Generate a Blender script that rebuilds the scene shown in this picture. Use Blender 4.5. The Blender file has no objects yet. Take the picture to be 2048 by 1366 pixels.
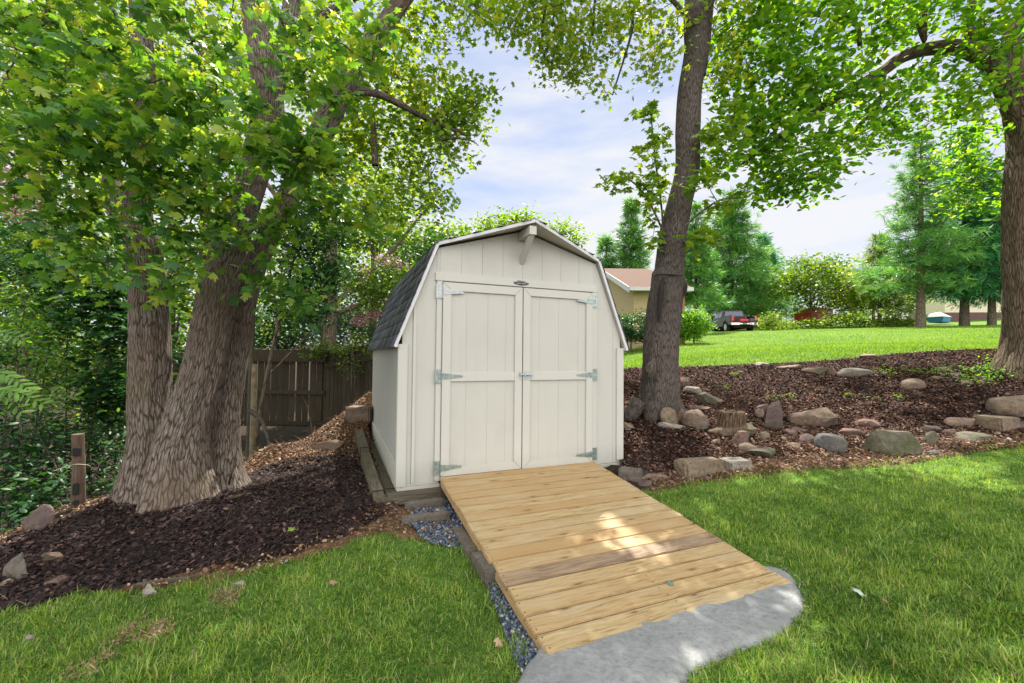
import bpy, bmesh, math, random
import numpy as np
from mathutils import Vector, Matrix, noise

rng = np.random.default_rng(7)
random.seed(7)
C = bpy.context.scene.collection
SC = bpy.context.scene
R = math.radians

# ------------------------------------------------------------------ camera
F_PX, PITCH, ROLL, EYE = 862.0, 0.03131, 0.00967, 1.4268
CAM = np.array([0.0, 0.0, EYE])
cam_d = bpy.data.cameras.new("camera"); cam = bpy.data.objects.new("camera", cam_d); C.objects.link(cam)
cam_d.sensor_width = 36.0; cam_d.lens = 36.0 * F_PX / 2048.0
cam_d.clip_start = 0.05; cam_d.clip_end = 2000.0
_f = Vector((0, math.cos(PITCH), math.sin(PITCH))); _u0 = Vector((0, -math.sin(PITCH), math.cos(PITCH))); _r0 = Vector((1, 0, 0))
_u = _u0 * math.cos(ROLL) - _r0 * math.sin(ROLL); _r = _r0 * math.cos(ROLL) + _u0 * math.sin(ROLL)
cam.matrix_world = Matrix(((_r.x, _u.x, -_f.x, 0), (_r.y, _u.y, -_f.y, 0), (_r.z, _u.z, -_f.z, EYE), (0, 0, 0, 1)))
SC.camera = cam

# ------------------------------------------------------------------ sky, sun, exposure
SUN_AZ, SUN_EL = 12.0, 60.0          # azimuth measured from +Y towards +X
w = bpy.data.worlds.new("World"); SC.world = w; w.use_nodes = True
nt = w.node_tree; nt.nodes.clear()
def N(t, typ, **kw):
    n = t.nodes.new(typ)
    for k, v in kw.items():
        if k.startswith('i_'):
            key = k[2:]
            n.inputs[int(key) if key.isdigit() else key.replace('_', ' ')].default_value = v
        else: setattr(n, k, v)
    return n
def L(t, a, b): t.links.new(a, b)
sky = N(nt, 'ShaderNodeTexSky', sky_type='NISHITA', sun_disc=False)
sky.sun_elevation = R(SUN_EL); sky.sun_rotation = R(SUN_AZ); sky.altitude = 200; sky.air_density = 1.0; sky.dust_density = 1.2; sky.ozone_density = 1.5
tc = N(nt, 'ShaderNodeTexCoord')
mp = N(nt, 'ShaderNodeMapping'); mp.inputs['Scale'].default_value = (1.0, 1.0, 4.5)
L(nt, tc.outputs['Generated'], mp.inputs['Vector'])
cn = N(nt, 'ShaderNodeTexNoise', i_Scale=2.3, i_Detail=7.0, i_Roughness=0.58); L(nt, mp.outputs[0], cn.inputs['Vector'])
sx = N(nt, 'ShaderNodeSeparateXYZ'); L(nt, tc.outputs['Generated'], sx.inputs[0])
# cloud cover is thick near the horizon and thin higher up
hr = N(nt, 'ShaderNodeMapRange', i_1=0.04, i_2=0.62, i_3=0.34, i_4=0.0); L(nt, sx.outputs['Z'], hr.inputs[0])
ad = N(nt, 'ShaderNodeMath', operation='ADD'); L(nt, cn.outputs[0], ad.inputs[0]); L(nt, hr.outputs[0], ad.inputs[1])
cr = N(nt, 'ShaderNodeValToRGB'); cr.color_ramp.elements[0].position = 0.44; cr.color_ramp.elements[0].color = (0.06, 0.06, 0.06, 1)
cr.color_ramp.elements[1].position = 0.70; cr.color_ramp.elements[1].color = (0.96, 0.96, 0.96, 1); L(nt, ad.outputs[0], cr.inputs[0])
# the open blue in front of the camera is deeper; bright unseen cloud over and behind it is added to fill shade
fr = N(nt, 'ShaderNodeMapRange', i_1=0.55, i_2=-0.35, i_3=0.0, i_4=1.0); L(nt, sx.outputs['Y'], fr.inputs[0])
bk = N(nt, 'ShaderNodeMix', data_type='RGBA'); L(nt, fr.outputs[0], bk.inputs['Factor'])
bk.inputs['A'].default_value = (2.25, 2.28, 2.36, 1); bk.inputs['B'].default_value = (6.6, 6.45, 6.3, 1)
dm_ = N(nt, 'ShaderNodeMix', data_type='RGBA'); dm_.inputs['Factor'].default_value = 0.88
L(nt, sky.outputs[0], dm_.inputs['A'])
bl = N(nt, 'ShaderNodeMapRange', i_1=0.1, i_2=0.75, i_3=1.25, i_4=0.95); L(nt, sx.outputs['Z'], bl.inputs[0])
blc = N(nt, 'ShaderNodeVectorMath', operation='SCALE'); blc.inputs[0].default_value = (1.0, 1.2, 1.72); L(nt, bl.outputs[0], blc.inputs['Scale']); L(nt, blc.outputs[0], dm_.inputs['B'])
mx = N(nt, 'ShaderNodeMix', data_type='RGBA')
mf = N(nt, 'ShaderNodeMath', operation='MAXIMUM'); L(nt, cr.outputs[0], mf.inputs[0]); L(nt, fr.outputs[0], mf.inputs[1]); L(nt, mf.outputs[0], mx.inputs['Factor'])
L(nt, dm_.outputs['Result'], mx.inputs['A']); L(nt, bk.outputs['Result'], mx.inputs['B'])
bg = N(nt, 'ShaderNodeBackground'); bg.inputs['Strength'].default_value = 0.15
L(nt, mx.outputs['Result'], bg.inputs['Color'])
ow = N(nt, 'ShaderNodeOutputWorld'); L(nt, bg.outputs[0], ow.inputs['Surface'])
sd = bpy.data.lights.new("sun", 'SUN'); so = bpy.data.objects.new("sun", sd); C.objects.link(so)
sd.energy = 5.0; sd.angle = R(0.55); sd.color = (1.0, 0.93, 0.82)
SUNV = Vector((math.sin(R(SUN_AZ)) * math.cos(R(SUN_EL)), math.cos(R(SUN_AZ)) * math.cos(R(SUN_EL)), math.sin(R(SUN_EL))))
so.rotation_euler = SUNV.to_track_quat('Z', 'Y').to_euler(); so.location = (0, 0, 30)
SC.view_settings.view_transform = 'Standard'; SC.view_settings.look = 'None'
SC.view_settings.exposure = 1.45; SC.view_settings.gamma = 1.0
try:
    SC.cycles.use_denoising = True; SC.cycles.max_bounces = 8; SC.cycles.diffuse_bounces = 4; SC.cycles.transmission_bounces = 4; SC.cycles.transparent_max_bounces = 8
    SC.cycles.sample_clamp_indirect = 6.0
except Exception: pass

# ------------------------------------------------------------------ pixel rays (2048 x 1366) -> the world
def ray(px, py):
    X, Y = px - 1024.0, 683.0 - py
    cr_, sr = math.cos(ROLL), math.sin(ROLL)
    x, z = (X * cr_ - Y * sr) / F_PX, (X * sr + Y * cr_) / F_PX
    c, s = math.cos(PITCH), math.sin(PITCH)
    return np.array([x, c - z * s, s + z * c])
def unp(px, py, d):
    r = ray(px, py); return CAM + r * (d / r[1])

# ------------------------------------------------------------------ terrain
_cp = [(1330, 1290, 0.0, 'z'), (0, 1366, 1.89), (2048, 1366, 1.78), (1024, 1366, -0.02, 'z'),
 (1080, 1312, -0.03, 'z'), (1575, 1168, 0.0, 'z'), (780, 1070, .07, 'z'), (500, 1140, 0.0, 'z'), (300, 1180, -.06, 'z'), (40, 1225, -.13, 'z'),
 (500, 1000, .12, 'z'), (700, 980, .16, 'z'), (360, 990, .06, 'z'), (160, 1012, 4.2), (0, 1080, 3.5), (200, 1080, -.02, 'z'), (880, 1050, 0.05, 'z'),
 (560, 903, 5.8), (620, 872, 6.3), (670, 845, 6.8), (540, 940, 5.1), (500, 912, 5.6), (480, 950, 4.9), (690, 880, 6.1), (728, 815, 7.4), (640, 950, 4.7), (780, 1000, .11, 'z'), (835, 1008, .05, 'z'),
 (1240, 935, .21, 'z'), (1300, 960, .15, 'z'), (1500, 930, .24, 'z'), (1700, 915, .26, 'z'), (2048, 885, 5.3), (1700, 1100, .10, 'z'), (2048, 1100, .2, 'z'), (1300, 1020, .1, 'z'),
 (1320, 822, 6.0), (1400, 852, 5.6), (1300, 890, 5.2), (1460, 880, 5.35), (1600, 860, 5.75), (1500, 790, 7.5), (1800, 790, 7.2), (1250, 765, 7.9), (1900, 835, 6.2), (2048, 800, 6.5),
 (2020, 742, 7.2), (1240, 738, 9.6), (1500, 728, 9.6), (1750, 712, 9.1), (2000, 699, 8.9), (1300, 700, 18.5), (1320, 690, 21), (1450, 664, 33), (1700, 657, 33), (2000, 650, 32),
 (1600, 690, 17), (1900, 682, 15), (1803, 646, 55), (1950, 640, 52), (1650, 650, 45), (1380, 668, 36), (1300, 680, 27), (2300, 660, 16), (2300, 720, 8)]
_wp = [(-3.6, 5.6, -.9), (-6, 6, -1.5), (-7, 9, -1.6), (-3.0, 7.5, -.75), (-5.5, 10.5, -.9), (-3, 10.5, -.45), (-8, 4, -1.5), (-5, 3.5, -.7), (-4.6, 1.8, -.35), (-1.9, 9.5, -.2), (-1.2, 11.5, .1),
 (0.5, 8.5, .6), (2.4, 6.5, .62), (0, 12, .4), (2.5, 12, 1.1), (0, 20, .4), (-8, 20, -.9), (-20, 15, -1.5), (-20, 40, -.5), (0, 40, 1.8), (6, 30, 2.6), (-40, 20, -1.5), (0, -4, -.3), (6, -3, .0), (-6, -3, -.8), (15, 0, .9), (12, 5, 1.1),
 (20, 60, 6.6), (60, 60, 8.2), (0, 80, 5.0), (-60, 80, 1.0), (40, 20, 3.6), (80, 20, 5), (120, 120, 10), (0, 160, 8), (-120, 100, 1), (-100, 0, -2), (100, -50, 3), (0, -80, -1)]
_pts = []
for c in _cp:
    if len(c) == 4:
        r_ = ray(c[0], c[1]); t_ = (c[2] - EYE) / r_[2]; p_ = CAM + r_ * t_
    else: p_ = unp(*c)
    _pts.append(p_)
_pts += [np.array(p, float) for p in _wp]
_pts = np.array(_pts)
def _phi(r2): return np.sqrt(r2 + 0.5 ** 2)
_K = _phi(((_pts[:, None, :2] - _pts[None, :, :2]) ** 2).sum(-1))
_K += np.eye(len(_pts)) * (-0.02)
_A = np.block([[_K, np.ones((len(_pts), 1))], [np.ones((1, len(_pts))), np.zeros((1, 1))]])
_wts = np.linalg.solve(_A, np.r_[_pts[:, 2], 0])
def gz(x, y):
    x = np.asarray(x, float); y = np.asarray(y, float); sh = x.shape
    x = np.clip(x.ravel(), -140, 140); y = np.clip(y.ravel(), -90, 170)
    out = np.empty(len(x))
    for i in range(0, len(x), 20000):
        out[i:i+20000] = _phi((x[i:i+20000, None] - _pts[None, :, 0]) ** 2 + (y[i:i+20000, None] - _pts[None, :, 1]) ** 2) @ _wts[:-1] + _wts[-1]
    return out.reshape(sh)
def gz1(x, y): return float(gz(np.array([x]), np.array([y]))[0])
def gpt(px, py, tmax=90.0):
    """where the ray through this pixel meets the ground"""
    r_ = ray(px, py); r_ = r_ / r_[1]
    t = np.r_[np.arange(1.0, 12, .03), np.arange(12, tmax, .15)]
    P = CAM[None] + r_[None] * t[:, None]
    below = P[:, 2] < gz(P[:, 0], P[:, 1])
    k = int(np.argmax(below)) if below.any() else len(t) - 1
    return P[k]
def poly(pxs): return np.array([gpt(*p)[:2] for p in pxs])
def inside(pg, x, y):
    res = np.zeros(x.shape, bool); n = len(pg)
    for i in range(n):
        x1, y1 = pg[i]; x2, y2 = pg[(i + 1) % n]
        if y1 == y2: continue
        c = ((y1 > y) != (y2 > y)) & (x < (x2 - x1) * (y - y1) / (y2 - y1) + x1)
        res ^= c
    return res

# ------------------------------------------------------------------ object helpers
def tag(o, label=None, cat=None, group=None, kind=None):
    if label: o['label'] = label
    if cat: o['category'] = cat
    if group: o['group'] = group
    if kind: o['kind'] = kind
    return o
def empty(name, loc=(0, 0, 0), rz=0.0):
    o = bpy.data.objects.new(name, None); C.objects.link(o); o.location = loc; o.rotation_euler = (0, 0, rz); o.empty_display_size = .1
    return o
def nmesh(name, V, F, mat=None, parent=None, attrs=None, smooth=False, uv=None, fmat=None):
    """V (n,3) array; F list of index arrays, each an (m,k) block of k-sided faces"""
    me = bpy.data.meshes.new(name)
    V = np.asarray(V, np.float32)
    blocks = [np.asarray(f, np.int32) for f in F if len(f)]
    me.vertices.add(len(V)); me.vertices.foreach_set('co', V.ravel())
    loops = np.concatenate([b.ravel() for b in blocks]); tot = np.concatenate([np.full(len(b), b.shape[1], np.int32) for b in blocks])
    st = np.r_[0, np.cumsum(tot)[:-1]].astype(np.int32)
    me.loops.add(len(loops)); me.loops.foreach_set('vertex_index', loops)
    me.polygons.add(len(tot)); me.polygons.foreach_set('loop_start', st)
    if smooth: me.polygons.foreach_set('use_smooth', np.ones(len(tot), bool))
    if uv is not None:
        ul = me.uv_layers.new(name='UVMap'); ul.data.foreach_set('uv', np.asarray(uv, np.float32)[loops].ravel())
    for k, a in (attrs or {}).items():
        a = np.asarray(a, np.float32)
        if a.ndim == 1: at = me.attributes.new(k, 'FLOAT', 'POINT'); at.data.foreach_set('value', a)
        else:
            at = me.attributes.new(k, 'FLOAT_COLOR', 'POINT')
            at.data.foreach_set('color', np.c_[a, np.ones(len(a))].astype(np.float32).ravel())
    for m in (mat if isinstance(mat, (list, tuple)) else [mat]):
        if m: me.materials.append(m)
    if fmat is not None: me.polygons.foreach_set('material_index', np.asarray(fmat, np.int32))
    me.update(calc_edges=True); me.validate()
    o = bpy.data.objects.new(name, me); C.objects.link(o)
    if parent: o.parent = parent
    return o
class MB:
    """collects prisms and boxes into one mesh"""
    def __init__(s): s.bm = bmesh.new()
    def box(s, lo, hi, M=None):
        x0, y0, z0 = lo; x1, y1, z1 = hi
        return s.prism([(x0, y0), (x1, y0), (x1, y1), (x0, y1)], z0, z1, M)
    def prism(s, pts, a, b, M=None, axis='z'):
        f = {'z': lambda p, h: (p[0], p[1], h), 'y': lambda p, h: (p[0], h, p[1]), 'x': lambda p, h: (h, p[0], p[1])}[axis]
        lo = [s.bm.verts.new(f(p, a)) for p in pts]; hi = [s.bm.verts.new(f(p, b)) for p in pts]
        n = len(pts); fs = [s.bm.faces.new(lo), s.bm.faces.new(hi[::-1])]
        for i in range(n): fs.append(s.bm.faces.new([lo[i], hi[i], hi[(i + 1) % n], lo[(i + 1) % n]]))
        if M is not None: bmesh.ops.transform(s.bm, matrix=M, verts=lo + hi)
        return lo + hi
    def hull(s, pts):
        vs = [s.bm.verts.new(p) for p in pts]; bmesh.ops.convex_hull(s.bm, input=vs); return vs
    def cyl(s, p0, p1, r, n=12, r2=None):
        p0, p1 = Vector(p0), Vector(p1); d = p1 - p0
        M = Matrix.Translation((p0 + p1) / 2) @ d.to_track_quat('Z', 'Y').to_matrix().to_4x4()
        bmesh.ops.create_cone(s.bm, cap_ends=True, segments=n, radius1=r, radius2=r if r2 is None else r2, depth=d.length, matrix=M)
    def build(s, name, mat, parent=None, bevel=0.0, loc=None, smooth=False, seg=2):
        bm = s.bm
        bmesh.ops.recalc_face_normals(bm, faces=bm.faces)
        if bevel > 0:
            es = [e for e in bm.edges if len(e.link_faces) == 2 and e.calc_face_angle(0) > 0.5]
            bmesh.ops.bevel(bm, geom=es, offset=bevel, segments=seg, affect='EDGES', clamp_overlap=True)
        me = bpy.data.meshes.new(name); bm.to_mesh(me); bm.free()
        me.materials.append(mat)
        if smooth:
            for p in me.polygons: p.use_smooth = True
        o = bpy.data.objects.new(name, me); C.objects.link(o)
        if parent: o.parent = parent
        if loc is not None: o.location = loc
        return o

# ------------------------------------------------------------------ materials
def mat(name):
    m = bpy.data.materials.new(name); m.use_nodes = True; t = m.node_tree; t.nodes.clear()
    out = N(t, 'ShaderNodeOutputMaterial'); return m, t, out
def ramp(t, src, stops):
    r_ = N(t, 'ShaderNodeValToRGB'); e = r_.color_ramp.elements
    while len(e) < len(stops): e.new(0.5)
    for i, (p, c) in enumerate(stops): e[i].position = p; e[i].color = (*c, 1) if len(c) == 3 else c
    L(t, src, r_.inputs[0]); return r_
def noi(t, vec, scale, detail=4, rough=.55, sc=None):
    if sc is not None:
        m_ = N(t, 'ShaderNodeMapping'); m_.inputs['Scale'].default_value = sc; L(t, vec, m_.inputs[0]); vec = m_.outputs[0]
    n_ = N(t, 'ShaderNodeTexNoise', i_Scale=scale, i_Detail=detail, i_Roughness=rough); L(t, vec, n_.inputs['Vector']); return n_
def mixc(t, f, a, b, blend='MIX'):
    m_ = N(t, 'ShaderNodeMix', data_type='RGBA', blend_type=blend)
    for s_, v in (('Factor', f), ('A', a), ('B', b)):
        if hasattr(v, 'links'): L(t, v, m_.inputs[s_])
        else: m_.inputs[s_].default_value = v if s_ == 'Factor' else ((*v, 1) if len(v) == 3 else v)
    return m_.outputs['Result']
def bump(t, h, s=.5, dist=.01, nrm=None):
    b_ = N(t, 'ShaderNodeBump', i_Strength=s, i_Distance=dist); L(t, h, b_.inputs['Height'])
    if nrm is not None: L(t, nrm, b_.inputs['Normal'])
    return b_.outputs[0]
def pbr(t, out, col, rough=.6, nrm=None, metal=0.0, spec=.5):
    b_ = N(t, 'ShaderNodeBsdfPrincipled')
    if hasattr(col, 'links'): L(t, col, b_.inputs['Base Color'])
    else: b_.inputs['Base Color'].default_value = (*col, 1)
    if hasattr(rough, 'links'): L(t, rough, b_.inputs['Roughness'])
    else: b_.inputs['Roughness'].default_value = rough
    b_.inputs['Metallic'].default_value = metal; b_.inputs['Specular IOR Level'].default_value = spec
    if nrm is not None: L(t, nrm, b_.inputs['Normal'])
    if out: L(t, b_.outputs[0], out.inputs[0])
    return b_
def simple(name, col, rough=.6, metal=0.0, var=.12, sc=6.0, bmp=0.0, spec=.5):
    m, t, out = mat(name); tc_ = N(t, 'ShaderNodeTexCoord')
    n_ = noi(t, tc_.outputs['Object'], sc, 5)
    c = ramp(t, n_.outputs[0], [(.3, tuple(v * (1 - var) for v in col)), (.7, tuple(min(1, v * (1 + var)) for v in col))])
    nr = bump(t, n_.outputs[0], bmp, .01) if bmp else None
    pbr(t, out, c.outputs[0], rough, nr, metal, spec); return m

def m_paint(name, col, grain=(3, 3, 60), gs=.35):
    m, t, out = mat(name); tc_ = N(t, 'ShaderNodeTexCoord'); V = tc_.outputs['Object']
    big = noi(t, V, 1.3, 3); fine = noi(t, V, 9, 4, .6, grain); mask = noi(t, V, 2.2, 2, .5, (3.0, 1, 1.2))
    stain = noi(t, V, 5, 6, .7, (1, 1, .45))
    c = ramp(t, big.outputs[0], [(.3, tuple(v * .96 for v in col)), (.7, col)]).outputs[0]
    c = mixc(t, ramp(t, stain.outputs[0], [(.55, (0, 0, 0)), (.80, (.04, .04, .04))]).outputs[0], c, (.40, .37, .29))
    sp = noi(t, V, 70, 2, .5); c = mixc(t, ramp(t, sp.outputs[0], [(.76, (0, 0, 0)), (.79, (.5, .5, .5))]).outputs[0], c, (.22, .20, .16))
    sz = N(t, 'ShaderNodeSeparateXYZ'); L(t, V, sz.inputs[0])
    dz = N(t, 'ShaderNodeMapRange', i_1=-.04, i_2=.22, i_3=.6, i_4=0.0); L(t, sz.outputs['Z'], dz.inputs[0])
    dm = N(t, 'ShaderNodeMath', operation='MULTIPLY'); L(t, dz.outputs[0], dm.inputs[0]); L(t, stain.outputs[0], dm.inputs[1])
    c = mixc(t, dm.outputs[0], c, (.16, .14, .10))
    mr = ramp(t, mask.outputs[0], [(.45, (0, 0, 0)), (.6, (1, 1, 1))])
    f5 = N(t, 'ShaderNodeMath', operation='SUBTRACT'); L(t, fine.outputs[0], f5.inputs[0]); f5.inputs[1].default_value = .5
    h = N(t, 'ShaderNodeMath', operation='MULTIPLY'); L(t, f5.outputs[0], h.inputs[0]); L(t, mr.outputs[0], h.inputs[1])
    pbr(t, out, c, .55, bump(t, h.outputs[0], gs, .006), spec=.35); return m
M_PAINT = m_paint('cream_paint', (.475, .47, .43), gs=.45)
M_TRIMP = m_paint('cream_trim_paint', (.50, .495, .455), (40, 2, 2), .4)
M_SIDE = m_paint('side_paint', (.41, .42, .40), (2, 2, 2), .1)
M_EDGE = simple('white_metal_edge', (.56, .56, .58), .4, 0, .06)
M_DARK = simple('dark_void', (.012, .011, .010), .9)
M_GALV = simple('galvanised_steel', (.30, .36, .35), .38, .75, .3, 30, .1)
M_GALVB = simple('bright_steel', (.42, .45, .46), .5, .5, .15, 30)

def m_wood(name, cols, knots=True, grainsc=(1.2, 26, 26), bs=.25, rough=.62, oi=True, axis='x'):
    m, t, out = mat(name); tc_ = N(t, 'ShaderNodeTexCoord'); oi_ = N(t, 'ShaderNodeObjectInfo')
    cmb = N(t, 'ShaderNodeVectorMath', operation='ADD'); sc_ = N(t, 'ShaderNodeVectorMath', operation='SCALE'); L(t, oi_.outputs['Random'], sc_.inputs['Scale']); sc_.inputs[0].default_value = (37, 19, 11)
    L(t, tc_.outputs['Object'], cmb.inputs[0]); L(t, sc_.outputs[0], cmb.inputs[1]); V = cmb.outputs[0]
    wv = noi(t, V, 2.2, 3, .5, (1, 3, 3))
    va = N(t, 'ShaderNodeVectorMath', operation='MULTIPLY_ADD'); L(t, wv.outputs['Color'], va.inputs[0]); va.inputs[1].default_value = (0, .09, .09); L(t, V, va.inputs[2])
    g = noi(t, va.outputs[0], 3.0, 8, .62, grainsc)
    c = ramp(t, g.outputs[0], [(.30, cols[0]), (.46, cols[1]), (.70, cols[2])]).outputs[0]
    rv = N(t, 'ShaderNodeMapRange', i_1=0, i_2=1, i_3=.0, i_4=.8); L(t, oi_.outputs['Random'], rv.inputs[0])
    if oi: c = mixc(t, rv.outputs[0], c, cols[3])
    big = noi(t, V, 1.7, 3, .5, (1, 4, 4)); c = mixc(t, ramp(t, big.outputs[0], [(.5, (0, 0, 0)), (.75, (.55, .55, .55))]).outputs[0], c, cols[4])
    if knots:
        mpn = N(t, 'ShaderNodeMapping'); mpn.inputs['Scale'].default_value = (1.5, 5.0, 1.0); L(t, V, mpn.inputs[0])
        vo = N(t, 'ShaderNodeTexVoronoi', i_Scale=1.0, i_Randomness=1.0); vo.voronoi_dimensions = '2D'; L(t, mpn.outputs[0], vo.inputs['Vector'])
        k = ramp(t, vo.outputs['Distance'], [(.015, (.9, .9, .9)), (.05, (.3, .3, .3)), (.11, (0, 0, 0))])
        c = mixc(t, k.outputs[0], c, (.13, .055, .02))
    pbr(t, out, c, rough, bump(t, g.outputs[0], bs, .004), spec=.3); return m
M_BOARD = m_wood('new_treated_pine', [(.13, .08, .034), (.35, .25, .12), (.45, .35, .20), (.33, .205, .09), (.41, .35, .235)])
M_OLDB = m_wood('weathered_board', [(.06, .04, .028), (.24, .16, .095), (.36, .27, .18), (.27, .2, .13), (.07, .05, .045)], bs=.5)
M_TIMBER = m_wood('old_landscape_timber', [(.03, .025, .018), (.09, .075, .055), (.20, .175, .13), (.07, .06, .04), (.05, .055, .03)], False, (2, 22, 22), .8, .85)
M_FENCE = m_wood('old_fence_board', [(.014, .011, .007), (.042, .032, .020), (.08, .062, .040), (.025, .02, .012), (.022, .028, .012)], False, (24, 24, 1.4), .5, .9)
M_POST = m_wood('grey_post', [(.025, .017, .012), (.09, .06, .042), (.18, .13, .095), (.08, .05, .035), (.045, .03, .02)], False, (26, 26, 1.5), .8, .9)
# ------------------------------------------------------------------ THE SHED
SX, SY, SZ, SA = -1.0234, 4.0041, EYE - 1.1993, 0.3924
W_, D_ = 2.44, 3.05
shed = tag(empty('garden_shed', (SX, SY, SZ), SA), 'cream painted gambrel roofed storage shed with closed double doors', 'shed')
def s2w(u, v, z): return Vector((SX + u * math.cos(SA) - v * math.sin(SA), SY + u * math.sin(SA) + v * math.cos(SA), SZ + z))
EAV = 1.30; BRU, BRZ, PKZ = .33, 2.235, 2.50
def roofz(u):
    if u > W_ / 2: u = W_ - u
    if u < BRU: return 1.418 + (BRZ - 1.418) * u / BRU
    return BRZ + (PKZ - BRZ) * (u - BRU) / (W_ / 2 - BRU)
def strip_wall(mb, us, z0, ztop, y0, y1):
    for a_, b_ in zip(us[:-1], us[1:]):
        a_ += .0022; b_ -= .0022
        ps = [(a_, z0), (b_, z0)]
        mids = [k for k in (BRU, W_ / 2, W_ - BRU) if a_ < k < b_]
        top = [b_] + mids[::-1] + [a_]
        ps += [(u, min(ztop, roofz(u) - .012)) for u in top]
        mb.prism(ps, y0, -.0088, axis='y')
mb = MB()
strip_wall(mb, [.0, .10, .315], 0.0, 9, -.012, .0)
strip_wall(mb, [2.115, 2.34, 2.44], 0.0, 9, -.012, .0)
strip_wall(mb, [.315, .345, .56, .775, .995, 1.215, 1.44, 1.665, 1.89, 2.085, 2.115], 1.955, 9, -.012, 0)
mb.prism([(0.002, -.0), (.40, 0), (.40, 1.90), (2.04, 1.90), (2.04, 0), (W_ - .002, 0), (W_ - .002, 1.395), (W_ - BRU, BRZ - .02), (W_ / 2, PKZ - .02), (BRU, BRZ - .02), (.002, 1.395)], -.0085, .05, axis='y')
mb.build('front_wall', M_PAINT, shed)
mb = MB(); mb.prism([(0, 0), (W_, 0), (W_, EAV - .02), (W_ - BRU, BRZ - .02), (W_ / 2, PKZ - .02), (BRU, BRZ - .02), (0, EAV - .02)], D_ - .03, D_, axis='y'); mb.build('back_wall', M_PAINT, shed)
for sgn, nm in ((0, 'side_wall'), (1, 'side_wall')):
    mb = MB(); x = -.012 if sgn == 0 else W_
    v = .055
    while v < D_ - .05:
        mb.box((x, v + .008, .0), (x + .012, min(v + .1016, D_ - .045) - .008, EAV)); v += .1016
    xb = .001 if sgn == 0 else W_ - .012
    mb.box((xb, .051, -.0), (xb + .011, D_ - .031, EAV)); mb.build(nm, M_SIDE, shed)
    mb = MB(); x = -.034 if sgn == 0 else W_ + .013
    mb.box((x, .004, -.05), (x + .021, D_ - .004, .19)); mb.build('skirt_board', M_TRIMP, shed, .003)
# corner trims
mb = MB(); mb.box((-.036, -.032, -.02), (.052, -.0125, EAV - .01)); mb.box((-.036, -.012, -.02), (-.013, .05, EAV - .01)); mb.build('corner_trim', M_TRIMP, shed, .003)
mb = MB(); mb.box((W_ - .055, -.032, .03), (W_ + .036, -.0125, EAV - .01)); mb.box((W_ + .013, -.012, .03), (W_ + .036, .05, EAV - .01)); mb.build('corner_trim', M_TRIMP, shed, .003)
mb = MB(); mb.box((.10, -.028, -.0), (.128, -.0125, 1.62)); mb.build('batten', M_TRIMP, shed, .002)
# door surround
mb = MB(); mb.box((.30, -.034, 1.905), (2.115, -.0125, 1.985)); mb.build('door_header', M_TRIMP, shed, .003)
mb = MB(); mb.box((.315, -.032, .0), (.368, -.0125, 1.903)); mb.build('door_jamb', M_TRIMP, shed, .003)
mb = MB(); mb.box((2.056, -.032, .0), (2.115, -.0125, 1.903)); mb.build('door_jamb', M_TRIMP, shed, .003)
mb = MB(); mb.box((-.03, -.03, -.055), (.37, -.006, -.022)); mb.box((.05, -.02, -.021), (.36, -.0, -.001)); mb.build('sill_board', M_PAINT, shed, .003)
mb = MB(); mb.box((2.06, -.03, -.04), (W_ + .0, -.006, -.004)); mb.build('sill_board', M_PAINT, shed, .003)
mb = MB(); mb.box((.37, .0, .0), (2.05, .045, 1.90)); mb.build('doorway_shadow_board', M_DARK, shed)
# doors
def hinge(parent, u, z, s, bright):
    """strap hinge: s=+1 strap runs to +u"""
    mb = MB()
    mb.box((u - s * .062 if s > 0 else u + .006, -.0405, z - .066), (u - .006 if s > 0 else u + .062, -.0365, z + .066))
    for k in range(5): mb.cyl((u, -.0445, z - .064 + k * .0262), (u, -.0445, z - .0402 + k * .0262), .0068, 10)
    a, b = u + s * .006, u + s * .20
    mb.prism([(a, z - .032), (b, z - .009), (b + s * .008, z), (b, z + .009), (a, z + .032)], -.0525, -.0487, axis='y')
    for du, dz in ((-.035, .045), (-.035, .015), (-.035, -.018), (-.035, -.048), (.03, .016), (.03, -.016), (.09, 0), (.17, 0)):
        uu = u + s * du; yb = -.041 if du < 0 else -.0525
        mb.cyl((uu, yb, z + dz), (uu, yb - .004, z + dz), .005, 8)
    return mb.build('hinge', M_GALVB if bright else M_GALV, parent)
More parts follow.
